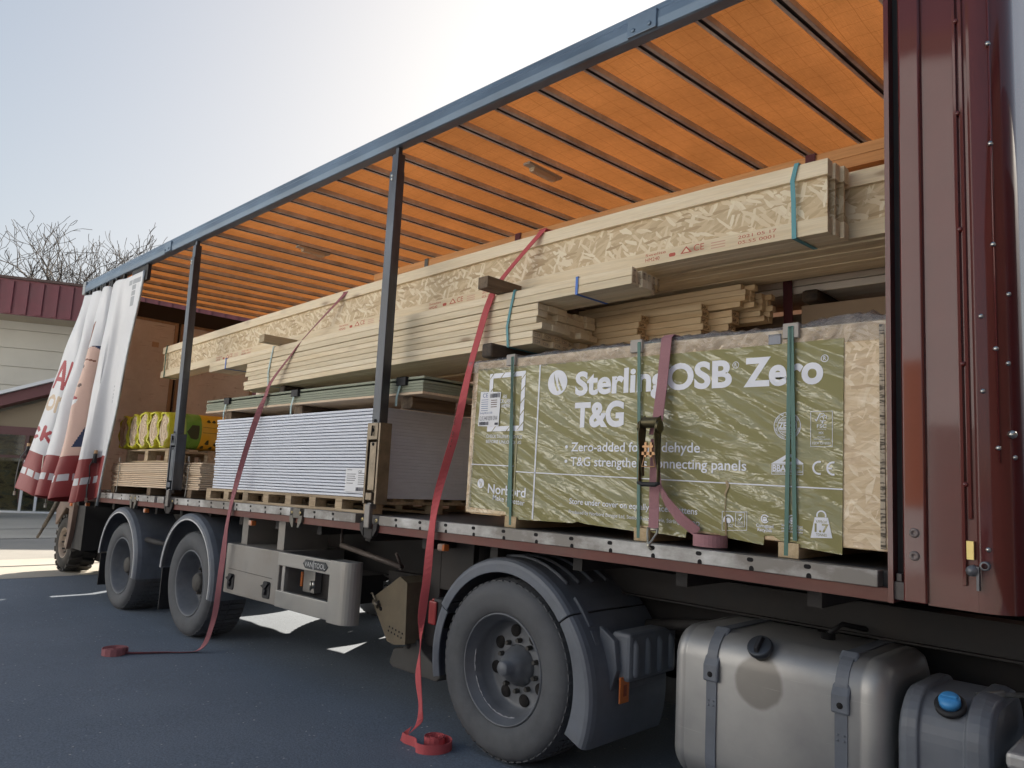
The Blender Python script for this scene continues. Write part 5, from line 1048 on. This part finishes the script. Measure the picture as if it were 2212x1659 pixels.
for a0_, a1_ in ((46, 30), (28, 12)):
    MB().sweep([(.16, .604), (.20, .604), (.20, .622), (.16, .622)], [(lambda c_, s_: lambda p: (-2.985 + p[1] * c_, p[0], .507 + p[1] * s_))(math.cos(math.radians(a0_ + (a1_ - a0_) * i / 6)), math.sin(math.radians(a0_ + (a1_ - a0_) * i / 6))) for i in range(7)]).build('guard_clip', GUARD, MG, 0, .004)
mb = MB().box(-2.38, -2.26, .26, .70, .56, .80); 
for k in range(4): mb.tube([(-2.30, .31 + k * .11, .79), (-2.262, .31 + k * .11, .74), (-2.262, .31 + k * .11, .58)], .022, 10)
mb.build('valve_box', GUARD, TU, 0, .02)
mb = MB().prism([(-2.43, .82), (-2.33, .76), (-2.31, .62), (-2.37, .44), (-2.40, .50)], .22, .26, 'y'); mb.build('valve_shield', GUARD, TU, 0, .006)
MB().box(-2.42, -2.33, .30, .72, .50, .54).build('guard_strut', GUARD, TU, 0, .01)
ol = MB().box(-2.305, -2.295, .235, .315, .455, .585).build('side_reflector', ORANGE, TU, 0, .004); MB().box(-2.294, -2.292, .262, .288, .49, .545).build('lens', m_flat('lens_dark', (.30, .06, .02), .3), ol, 0)
MB().tube([(-2.4, .62, .79), (-1.85, .66, .88)], .03, 8).build('guard_arm', DARKST, TU, 0)
tl_ = MB().box(-3.62, -3.53, .10, .42, .62, .80).build('tail_lamp', BLACK, TU, 0, .02); MB().box(-3.645, -3.62, .11, .41, .63, .79).box(-3.64, -3.57, .085, .1, .64, .78).build('lens', RED, tl_, 0, .01)
MB().prism([(-3.80, .72), (-3.76, .76), (-3.72, .755), (-3.70, .74), (-3.70, .68), (-3.74, .67), (-3.80, .68)], .48, .49, 'y').build('plate_bracket', BLACK, TU, 0)
for y in (.83, 1.60): MB().box(-3.6, 3.2, y, y + .08, .66, .90).box(-3.4, -2.3, y, y + .1, .90, .92).build('frame_rail', DARKST, TU, 0)
MB().prism(arc(-2.6, 1.25, .48, 0, 350, 28), .99, 1.04, 'z').box(-2.9, -2.3, .85, 1.65, .90, .99).build('fifth_wheel', DARKST, TU, 0)
# fuel tank
TANKM = None
m = NT('tank_aluminium'); v = m.coord(rnd=False); n1 = m.noise(v, 3.5, 6, .6); n2 = m.noise(m.coord(rnd=False, scale=(1, 1, .4)), 40, 2)
c = m.ramp(n1, [(.3, (.32, .315, .31)), (.7, (.42, .41, .395))])
vo = m.n('VectorMath', operation='DISTANCE'); tc = m.n('TexCoord'); m.l(tc.outputs['Object'], vo.inputs[0]); vo.inputs[1].default_value = (-1.49, .10, .76)
ds = m.n('Math', operation='ADD'); nn_ = m.noise(v, 9, 3); m2 = m.n('Math', operation='MULTIPLY'); m2.inputs[1].default_value = .03; m.l(nn_, m2.inputs[0]); m.l(vo.outputs['Value'], ds.inputs[0]); m.l(m2.outputs[0], ds.inputs[1])
c = m.mix(m.ramp(ds.outputs[0], [(.115, .6), (.13, 0.0)]), c, (.12, .105, .085))
sv = m.coord(rnd=False, rot=(0, .45, 0), scale=(1, 1, 60)); scr = m.ramp(m.noise(sv, 3.0, 2, .4), [(.74, 0.0), (.78, .5)]); c = m.mix(scr, c, (.55, .54, .52))
m.set(Base_Color=c, Metallic=.55, Roughness=m.ramp(n1, [(.3, .38), (.7, .5)]), Normal=m.bump(n2, .06, .002)); TANKM = m.mat
TX0, TX1 = -1.915, -.985; Y0, Y1, Z0, Z1, RR = .085, .72, .27, .93, .13
prof = rrect(Y0, Y1, Z0, Z1, RR, 8); cy_, cz_ = (Y0 + Y1) / 2, (Z0 + Z1) / 2
def tst(x, inset): return lambda p: (x, cy_ + (p[0] - cy_) * (1 - inset / ((Y1 - Y0) / 2)), cz_ + (p[1] - cz_) * (1 - inset / ((Z1 - Z0) / 2)))
stn = [(TX0, .07), (TX0 + .006, .045), (TX0 + .02, .02), (TX0 + .04, .006), (TX0 + .07, .0), (TX0 + .075, .004), (TX0 + .082, 0), (TX1 - .10, 0), (TX1 - .093, .005), (TX1 - .086, 0), (TX1 - .05, .003), (TX1 - .02, .02), (TX1 - .005, .05), (TX1, .08)]
FT = MB().sweep(prof, [tst(*s) for s in stn], smooth=True).build('fuel_tank', TANKM, TU, 0)
for xs in (-1.705, -1.150):
    pr = rrect(Y0 - .006, Y1 + .006, Z0 - .006, Z1 + .006, RR + .006, 8); pi = rrect(Y0 - .0, Y1 + .0, Z0 - .0, Z1 + .0, RR, 8)
    mb = MB(); k = len(pr); w_ = .024
    vs = [(xs - w_, *p) for p in pr] + [(xs + w_, *p) for p in pr] + [(xs - w_, *p) for p in pi] + [(xs + w_, *p) for p in pi]; fs = []
    for i in range(k): j = (i + 1) % k; fs += [(i, j, k + j, k + i), (i, j, 2 * k + j, 2 * k + i), (k + i, k + j, 3 * k + j, 3 * k + i)]
    sb = MB().add(vs, fs).build('tank_strap', GUARD, FT, 0)
    cl = MB().prism([(Y0 - .02, .72), (Y0 - .02, .79), (Y0 + .03, .875), (Y0 + .075, .925), (Y0 + .10, .945), (Y0 + .105, .928), (Y0 + .04, .86), (Y0 - .002, .77), (Y0 - .002, .72)], xs - .036, xs + .036, 'x').build('strap_clamp', GUARD, sb, 0, .01)
    MB().lathe([(0, -.004), (.012, -.003), (.013, 0)], (xs, Y0 - .019, .752), 'y', 10).build('clamp_bolt', SLOT, sb, 0)
    mb = MB()
    for zz in (.62, .64):
        for s in (-.012, .012): mb.lathe([(0, -.004), (.004, -.003), (.005, 0)], (xs + s, Y0 - .006, zz), 'y', 8)
    mb.build('rivet', GUARD, sb, 0)
mb = MB(); cp = Vector((-1.49, Y0 + .03, Z1 - .045)); ax = Vector((0, -.70, .72)).normalized(); u_ = Vector((1, 0, 0)); v__ = ax.cross(u_)
def capst(h, r): return lambda p: cp + ax * h + (u_ * p[0] + v__ * p[1]) * r
circ = [(math.cos(2 * math.pi * i / 24), math.sin(2 * math.pi * i / 24)) for i in range(24)]
MB().sweep(circ, [capst(h, r) for h, r in ((-.03, .042), (.012, .042))], smooth=True).build('filler_neck', m_paint('neck', (.16, .15, .13), .4, .5), FT, 0)
fc = MB().sweep(circ, [capst(h, r) for h, r in ((.012, .05), (.018, .054), (.034, .054), (.040, .05), (.042, .02))], smooth=True).build('fuel_cap', m_paint('cap_dark', (.07, .075, .085), .35, .5), FT, 0, .002)
mb = MB(); q = [cp + ax * .04 + u_ * a + v__ * b for a, b in ((-.010, -.04), (.010, -.04), (.014, .04), (-.014, .04))] + [cp + ax * .062 + u_ * a + v__ * b for a, b in ((-.008, -.03), (.008, -.03), (.010, .03), (-.010, .03))]
mb.add(q, [(0, 1, 2, 3), (4, 5, 6, 7), (0, 1, 5, 4), (1, 2, 6, 5), (2, 3, 7, 6), (3, 0, 4, 7)]).build('cap_grip', BLACK, fc, 0, .003)
MB().lathe([(0, 0), (.03, 0), (.03, .03), (.045, .03)], (-1.33, .42, .93), 'z', 12).tube([(-1.33, .42, .95), (-1.30, .5, .99), (-1.2, .7, .95)], .012, 6).build('tank_sender', BLACK, FT, 0)
# second (additive) tank with blue cap
AT = MB().sweep(rrect(.09, .66, .22, .86, .16, 8), [(lambda x, s: lambda p: (x, .375 + (p[0] - .375) * s, .51 + (p[1] - .51) * s))(x, s) for x, s in ((-.955, .90), (-.945, .97), (-.92, 1.0), (-.885, 1.0), (-.88, .955), (-.735, .955), (-.73, 1.0), (-.69, 1.0), (-.66, .97), (-.65, .90))], smooth=False).build('additive_tank', GUARD, TU, 0, .006)
cp = Vector((-.79, .155, .825)); ax = Vector((.05, -.62, .78)).normalized(); v__ = ax.cross(u_)
MB().sweep(circ, [capst(h, r) for h, r in ((-.01, .052), (.006, .052), (.008, .04))], smooth=True).build('filler_ring', BLACK, AT, 0)
fc = MB().sweep(circ, [capst(h, r) for h, r in ((.006, .036), (.03, .036), (.036, .032), (.038, .01))], smooth=True).build('blue_cap', m_flat('cap_blue', (.06, .28, .60), .35), AT, 0)
mb = MB(); q = [cp + ax * .036 + u_ * a + v__ * b for a, b in ((-.03, -.006), (.03, -.006), (.03, .006), (-.03, .006))] + [cp + ax * .05 + u_ * a + v__ * b for a, b in ((-.026, -.004), (.026, -.004), (.026, .004), (-.026, .004))]
mb.add(q, [(0, 1, 2, 3), (4, 5, 6, 7), (0, 1, 5, 4), (1, 2, 6, 5), (2, 3, 7, 6), (3, 0, 4, 7)]).build('cap_grip', bpy.data.materials['cap_blue'], fc, 0, .002)
mb = MB().tube([(-.78, .35, .83), (-.70, .34, .85), (-.6, .42, .86)], .009, 6).tube([(-.74, .32, .84), (-.66, .36, .86)], .014, 8).box(-.78, -.70, .34, .40, .80, .83); mb.build('hose_fitting', m_paint('fit', (.25, .25, .24), .4, .6), TU, 0)
MB().box(-.60, -.36, .03, .55, .69, .745).build('step', m_paint('step_alu', (.40, .39, .38), .45, .5), TU, 0, .015)
MB().prism([(-.66, .30), (-.66, .50), (-.60, .56), (-.58, .56), (-.58, .30)], .05, .09, 'y').build('step_bracket', DARKST, TU, 0, .006); MB().box(-.668, -.662, .045, .09, .28, .49).build('step_reflector', ORANGE, TU, 0); MB().box(-.62, -.50, .14, .40, .45, .66).tube([(-.60, .12, .46), (-.60, .12, .64)], .02, 8).build('side_box', GUARD, TU, 0, .01)
MB().box(-.56, -.40, .22, .5, .86, .96).build('cab_mount', MAROONB, TU, 0, .01)
CABM = m_paint('cab_blue', (.02, .04, .085), .35, .0, .1, 3, coat=.6)
MB().box(-2.38, .3, 1.85, 2.45, .22, 1.0).build('far_sun_block', GUARD, TU, 0, .03); cab = MB().prism(rrect(.35, 2.35, .05, 2.45, .18, 5), 1.0, 3.55, 'z').build('cab', CABM, TU, 0, .03); MB().box(.75, 1.6, .035, .05, 2.05, 2.9).build('side_window', m_flat('cab_glass', (.02, .025, .03), .08), cab, 0)  # far-side box is unseen, added to block sun under the tractor
wheel_parts(TU, 1.35, .50, .07, .48, .295, .30, 'trailer')
# wheel chock in its holder
tag(MB().prism([(-4.375, .69), (-4.36, .72), (-4.085, .885), (-4.005, .852), (-3.985, .46), (-4.10, .44), (-4.18, .45), (-4.22, .50)], .20, .38, 'y').build('chock_body', m_paint('chock_dusty', (.14, .11, .07), .75, 0, .2, 8), None), None)
ck = bpy.data.objects['chock_body']; CKT = thing('wheel_chock', (-4.17, .29, .46), 'dusty brown folding wheel chock hung beside the landing leg', 'wheel chock'); setparent(ck, CKT)
mb = MB()
for k in range(2): x0 = -4.275 + k * .06; mb.prism([(x0, .815 + k * .045), (x0 + .018, .828 + k * .045), (x0 + .075, .90), (x0 + .06, .90)] and [(-.0, 0), (0, 0), (0, 0)], .0, .0, 'y') if False else None
for k in range(2): mb.add([(-4.28, .235 + .07 * k, .769), (-4.13, .235 + .07 * k, .859), (-4.13, .265 + .07 * k, .859), (-4.28, .265 + .07 * k, .769)], [(0, 1, 2, 3)])
for i in range(5):
    for j in range(2): mb.lathe([(0, -.001), (.007, -.001), (.007, 0)], (-4.17 + i * .035 + j * .01, .199, .52 + j * .028 - i * .006), 'y', 8)
for x, z in ((-4.34, .68), (-4.27, .65), (-4.30, .69)): mb.lathe([(0, -.002), (.014, -.002), (.014, 0)], (x, .199, z), 'y', 10)
for v_i, v_ in enumerate(mb.v[:8]): mb.v[v_i] = (v_[0] - .0, v_[1], v_[2] + .004)
mb.build('slots', SLOT, CKT); MB().tube([(-4.38, .19, .74), (-4.36, .185, .745), (-4.33, .185, .71), (-4.31, .185, .67), (-4.29, .185, .65)], .006, 6).tube([(-4.33, .18, .69), (-4.28, .18, .67)], .015, 8).build('pin', m_paint('pin_steel', (.2, .17, .13), .5, .5), CKT)

# ================================================================== TRUCK-MOUNTED FORKLIFT at the rear
FL = thing('mounted_forklift', (-12.1, .9, gz(-12.1)), 'dirty forklift hung on the trailer rear with one chunky-tyred wheel showing', 'forklift')
def fwheel(y, far=False):
    s = -1 if far else 1; wh = empty('wheel', (-12.12, y, .30)); wh.parent = FL; wh.matrix_parent_inverse = Matrix.Translation(-Vector(WLOC[FL.name])); r = .395
    t = MB().lathe([(a, s * b) for a, b in [(.20, .04), (.215, .0), (.28, -.012), (.34, 0), (.37, .03), (.375, .06), (.375, .30), (.34, .34), (.2, .34)]], (-12.12, y, .30), 'y', 40)
    for i in range(20):
        a = 2 * math.pi * i / 20
        for ya, yb, tw in ((-.002, .17, .10), (.17, .34, -.10)):
            q = []
            for rad in (.36, .40):
                for yy, tt in ((ya, 0), (yb, tw)):
                    for h in (-.035, .035): aa = a + (tt + h / .38); q.append((-12.12 + rad * math.cos(aa), y + s * yy, .30 + rad * math.sin(aa)))
            t.add(q, [(0, 1, 3, 2), (4, 5, 7, 6), (0, 1, 5, 4), (2, 3, 7, 6), (0, 2, 6, 4), (1, 3, 7, 5)])
    t.build('tyre', m_paint('fork_tyre', (.028, .028, .028), .85, 0, .3, 9, (.12, .10, .08), .4), wh, 0)
    MB().lathe([(a, s * b) for a, b in [(.215, .03), (.22, .0), (.205, .0), (.195, .05), (.17, .09), (.10, .09), (.09, .05), (.05, .03), (0, .03)]], (-12.12, y, .30), 'y', 32).build('rim', m_paint('fork_rim', (.38, .31, .25), .6, 0, .3, 14, (.12, .09, .07), .5), wh, 0)
    for i in range(8): a = 2 * math.pi * i / 8; MB().lathe([(0, s * .02), (.014, s * .02), (.016, s * .09)], (-12.12 + .13 * math.cos(a), y, .30 + .13 * math.sin(a)), 'y', 6).build('wheel_nut', DARKST, wh, 0)
fwheel(.45); fwheel(2.05, True)
FB = m_paint('fork_brown', (.14, .095, .08), .6, 0, .25, 6, (.22, .17, .13), .45)
MB().prism([(-12.55, .98), (-11.5, 1.0), (-11.5, .60), (-11.65, .75), (-12.1, .80), (-12.35, .62), (-12.5, .52)], .42, .85, 'y').build('frame', FB, FL, 0, .015)
MB().prism([(-11.55, 1.05), (-11.32, 1.05), (-11.38, .55), (-11.46, .28), (-11.50, .28), (-11.52, .70)], .30, .36, 'y').build('mudguard_plate', FB, FL, 0, .006)
MB().box(-11.42, -11.05, .36, 1.2, .30, 1.04).build('mudflap', BLACK, FL, 0)
MB().box(-11.9, -11.0, .8, 1.9, .06, 1.0).box(-12.3, -11.9, 1.0, 1.7, .4, 1.1).build('mast', DARKST, FL, 0, .02)  # mast box carried low to block a strip of sun on the ground
l_ = MB().box(-11.47, -11.41, .285, .30, .86, .93).build('side_reflector', ORANGE, FL, 0); MB().box(-12.56, -12.54, .42, .48, .78, .92).build('side_reflector', ORANGE, FL, 0)
MB().tube([(-11.75, .25, 1.04), (-11.9, .24, .85), (-12.05, .22, .68), (-12.2, .2, .52)], .03, 8, rs=[.035, .035, .03, .026]).tube([(-12.2, .2, .52), (-12.3, .19, .42), (-12.36, .18, .36)], .02, 8).build('stabiliser_chain', m_paint('chain', (.10, .085, .07), .6, .3, .5, 30), FL, 0)
mb = MB().tube([(-11.6, .1, 1.05), (-11.35, .1, 1.02), (-11.0, .1, 1.06)], .014, 6).tube([(-11.62, .1, 1.10), (-11.3, .1, 1.08)], .014, 6); mb.build('rear_bracket', m_paint('brk', (.3, .26, .18), .5, .4), FL, 0)

# ================================================================== BACKGROUND
# warehouse with maroon fascia
D1 = Vector((.45, .89, 0)).normalized(); N1 = Vector((.89, -.45, 0)).normalized(); O1 = Vector((-28.9, 4.0, 0))
def wpt(s, d, z): p = O1 + D1 * s + N1 * d; return (p.x, p.y, z)
def wbox(mb, s0, s1, d0, d1, z0, z1, m=0):
    vs = [wpt(s, d, z) for s in (s0, s1) for d in (d0, d1) for z in (z0, z1)]
    return mb.add(vs, [(0, 1, 3, 2), (4, 5, 7, 6), (0, 1, 5, 4), (2, 3, 7, 6), (0, 2, 6, 4), (1, 3, 7, 5)], m)
WH = thing('warehouse', (-28.9, 4.0, -.33), 'cream clad warehouse with ribbed maroon roof fascia beyond the trailer rear', 'building')
m = NT('cream_cladding'); v = m.coord(rnd=False); n = m.noise(v, .8, 5); m.set(Base_Color=m.ramp(n, [(.3, (.50, .47, .41)), (.7, (.57, .54, .47))]), Roughness=.7); CREAM = m.mat; GROOVE = m_flat('groove', (.24, .22, .19), .8)
mb = MB()
for k in range(12): wbox(mb, -16, 14, -.3, .0, -.6 + k * .62, -.6 + k * .62 + .595)
wbox(mb, -16, 14, -6, -.06, -.6, 6.85); mb.build('wall', CREAM, WH, 0)
FASC = m_paint('fascia_maroon', (.17, .045, .055), .45, 0, .1, 2); mb = wbox(MB(), -16, 14, 1.5, 1.62, 5.85, 6.98); 
k = -16.0
while k < 14: wbox(mb, k, k + .17, 1.62, 1.69, 5.88, 6.92); k += .42
mb.build('fascia', FASC, WH, 0); wbox(MB(), -16, 14, -6, 1.72, 6.98, 7.06).build('roof', m_flat('roof_brown', (.10, .06, .05), .7), WH, 0); wbox(MB(), -16, 14, -.01, 1.5, 5.87, 5.95).build('soffit', m_flat('soffit_tan', (.36, .30, .22), .8), WH, 0)
# low annex with glass front
AN = thing('shop_annex', (-27, 4, -.33), 'low glazed annex with maroon gable in front of the cream warehouse', 'building')
mb = wbox(MB(), -1.9, 9, .0, 2.2, 2.25, 2.6); 
gp = [(-2.2, 2.15), (4.2, 4.6), (10.5, 2.15), (10.5, 2.45), (4.2, 4.95), (-2.2, 2.48)]
n_ = len(gp); vs = [wpt(s, 2.2, z) for s, z in gp] + [wpt(s, 2.8, z) for s, z in gp]; MB().add(vs, [tuple(range(n_)), tuple(range(n_, 2 * n_))] + [(i, (i + 1) % n_, n_ + (i + 1) % n_, n_ + i) for i in range(n_)]).build('gable', m_flat('gable_maroon', (.11, .03, .035), .55), AN, 0)
gp = [(-2.3, 2.46), (4.2, 4.95), (10.6, 2.46), (10.6, 2.56), (4.2, 5.06), (-2.3, 2.56)]; vs = [wpt(s, .0, z) for s, z in gp] + [wpt(s, 2.95, z) for s, z in gp]; MB().add(vs, [tuple(range(n_)), tuple(range(n_, 2 * n_))] + [(i, (i + 1) % n_, n_ + (i + 1) % n_, n_ + i) for i in range(n_)]).build('roof', m_flat('roof_pale', (.62, .63, .65), .5), AN, 0)
gp2 = [(-1.9, 2.2), (4.2, 4.5), (10, 2.2)]; vs = [wpt(s, 2.1, z) for s, z in gp2]; MB().add(vs, [(0, 1, 2)]).build('gable_panel', m_flat('gable_tan', (.30, .24, .17), .8), AN, 0)
wbox(MB(), -1.9, 9, 2.15, 2.25, 2.05, 2.3).build('lintel', m_flat('lintel_maroon', (.10, .03, .035), .5), AN, 0)
m = NT('shop_interior'); v = m.coord(rnd=False, scale=(1, 1, 2.2)); n = m.noise(v, 2.3, 4, .6); m.set(Base_Color=m.ramp(n, [(.35, (.03, .028, .025)), (.5, (.22, .17, .08)), (.62, (.10, .11, .09)), (.75, (.5, .42, .25))]), Roughness=.8)
wbox(MB(), -1.9, 9, .05, .25, -.5, 2.1).build('goods', m.mat, AN, 0)
gl_ = NT('shop_glass'); gl_.set(Base_Color=(.5, .55, .55), Roughness=.05, Transmission_Weight=1.0, IOR=1.3); wbox(MB(), -1.9, 9, 2.17, 2.18, -.35, 2.05).build('glass', gl_.mat, AN, 0)
mb = MB(); s = -1.9
while s < 9: wbox(mb, s, s + .10, 2.14, 2.24, .0, 2.05); s += 1.1
wbox(mb, -1.9, 9, 2.14, 2.24, 1.35, 1.43); mb.build('mullion', m_flat('mullion_maroon', (.07, .025, .025), .5), AN, 0)
mb = wbox(MB(), -1.9, 9, 2.14, 2.25, -.36, -.24)
for s in (-1.0, .35, .75, 2.2): wbox(mb, s, s + .07, 2.245, 2.29, -.24, 1.3)
mb.build('white_frame', m_flat('frame_white', (.72, .72, .74), .5), AN, 0)
# waste bin at the far left
BN = thing('waste_bin', (-24.9, 1.85, gz(-24.9)), 'dark green wheeled waste bin at the left edge in front of the shop windows', 'bin')
MB().prism([(-25.3, gz(-25) + .15), (-24.5, gz(-25) + .15), (-24.35, 1.15), (-25.45, 1.15)], 1.2, 2.1, 'y').build('body', m_paint('bin_green', (.03, .06, .05), .5), BN, 0, .02); MB().box(-25.5, -24.3, 1.15, 2.15, 1.15, 1.22).build('lid', m_paint('bin_lid', (.02, .03, .03), .5), BN, 0, .02); MB().lathe([(0, 0), (.2, 0), (.2, .08), (0, .08)], (-24.45, 1.15, gz(-25) + .2), 'y', 16).build('wheel', BLACK, BN, 0)
# container on the far side, glimpsed under the trailer front
CT = thing('blue_container', (0, 6, 0), 'pale blue-grey container glimpsed under the maroon front wall on the far side', 'container'); mb = MB().box(-2.2, 5.0, 5.2, 7.4, .15, 1.9)
k = -2.1
while k < 5: mb.box(k, k + .12, 5.16, 5.2, .2, 1.45); k += .42
mb.build('shell', m_flat('container_blue', (.42, .52, .58), .5), CT, 0); text(CT, 'C', .2, .45, .55, .3, 5.15, m_flat('container_white', (.8, .8, .8)), bend=0)
# unseen sunlit hall mirrored in the paintwork, made tall and blue-white for cool fill
WB = thing('fill_hall', (-6, -19, 0), 'unseen blue-white hall behind the photographer, made tall and cool to add fill light', 'building'); m_ = m_concrete('cool_fill_wall', (.66, .70, .76), (.74, .78, .84))
MB().box(-40, -.6, -26, -15, -.6, 12).build('wall', m_, WB, 0); MB().box(-40.3, -.4, -26.3, -14.8, 12, 12.4).build('roof', m_flat('roof_dark', (.10, .08, .07), .7), WB, 0)
mb = MB(); k = -36.0
while k < -6: mb.box(k, k + 3, -14.99, -14.95, -.2, 3.2); k += 9
mb.build('door', m_flat('door_grey', (.2, .2, .21), .5), WB, 0)
MB().box(-4.75, -1.0, -14.99, -14.93, -.2, 10.2).build('dark_reflection_panel', m_flat('reflection_dark', (.025, .02, .018), .9), WB, 0); MB().box(-5.35, -4.85, -14.99, -14.93, 1.4, 4.6).build('orange_reflection_panel', m_flat('reflection_orange', (.50, .17, .06), .7), WB, 0)  # dark and orange panels, added to colour the reflections in the paintwork
BS = thing('reflection_block', (14, -8, 0), 'unseen dark block behind the photographer to the right, added for a dark reflection', 'building'); MB().box(7.5, 18, -15, -.5, -.3, 7.5).build('wall', m_paint('reflection_block_dark', (.07, .04, .03), .8, 0, .2, 4), BS, 0); MB().box(7.2, 18.3, -15.3, -.2, 7.5, 7.8).build('roof', m_flat('reflection_block_roof', (.04, .04, .04), .8), BS, 0)  # unseen block, added to put a dark reflection in the maroon corner
# bare trees
def tree(loc, height, lab, seed, lean=0.0, spread=1.0):
    rd = random.Random(seed); Tt = thing('bare_tree', loc, lab, 'tree', 'bare trees behind the warehouse'); trunk = MB(); crown = MB()
    BARK = bpy.data.materials.get('bark') or m_paint('bark', (.085, .07, .06), .9, 0, .3, 4)
    stack = [(Vector(loc), Vector((lean, 0, 1)).normalized(), height * .040, height * .27, 0)]
    cnt = 0; segs = []
    while stack:
        p, d, r, L, lev = stack.pop()
        n = 5 if lev < 3 else 3; pts = [p.copy()]; rs = [r]; q = p.copy(); dd = d.copy()
        for i in range(n):
            k = .16 if lev < 2 else .26; dd = (dd + Vector((rd.gauss(0, k), rd.gauss(0, k), rd.gauss(0, k * .6) + .05))).normalized(); q = q + dd * L / n; pts.append(q.copy()); rs.append(max(.016, r * (1 - .42 * (i + 1) / n)))
        segs.append((lev, pts, rs)); cnt += 1
        if lev >= 6 or r < .004: continue
        nb = (3, 4, 4, 3, 3, 2)[lev] if lev < 6 else 0
        for b in range(nb):
            i = n if b == 0 else rd.randint(max(1, n // 2), n); t = dd if b == 0 else (pts[i] - pts[i - 1]).normalized()
            ang = rd.uniform(.3, .95) * spread * (.4 if b == 0 else 1); ax_ = Vector((rd.gauss(0, 1), rd.gauss(0, 1), rd.gauss(0, .5))); ax_ = (ax_ - t * ax_.dot(t)).normalized(); nd = (t * math.cos(ang) + ax_ * math.sin(ang) + Vector((0, 0, .12))).normalized()
            stack.append((pts[i].copy(), nd, rs[i] * rd.uniform(.62, .84), L * rd.uniform(.58, .80), lev + 1))
    top = max(p.z for _, ps, _ in segs for p in ps); kk = height / (top - loc[2]); B0 = Vector(loc)
    for lev, ps, rs in segs: (trunk if lev == 0 else crown).tube([B0 + (p - B0) * kk for p in ps], 1, 6 if lev < 3 else 3, rs=[max(.011, q_ * kk * .7) for q_ in rs], caps=False)
    trunk.build('trunk', BARK, Tt, 0); crown.build('crown', BARK, Tt, 0)
for k, (px_, dist, h, lab) in enumerate(((-4, 52, 17.2, 'bare tree at the left edge of the sky above the maroon fascia'), (30, 56, 16.8, 'slim bare tree second from the left above the maroon fascia'), (118, 50, 16.4, 'tall dense bare tree with forked trunk in the middle of the row'), (165, 54, 16.6, 'bare tree whose forked crown stands just left of the trailer roof corner'), (262, 66, 18.2, 'faint bare tree peeping over the trailer roof rail'))):
    ang = math.atan2(R[2][1], R[2][0]) - math.atan((px_ - 1106) / 1620.0); tree((dist * math.cos(ang), -3.03 + dist * math.sin(ang), -.8), h, lab, 11 + k)
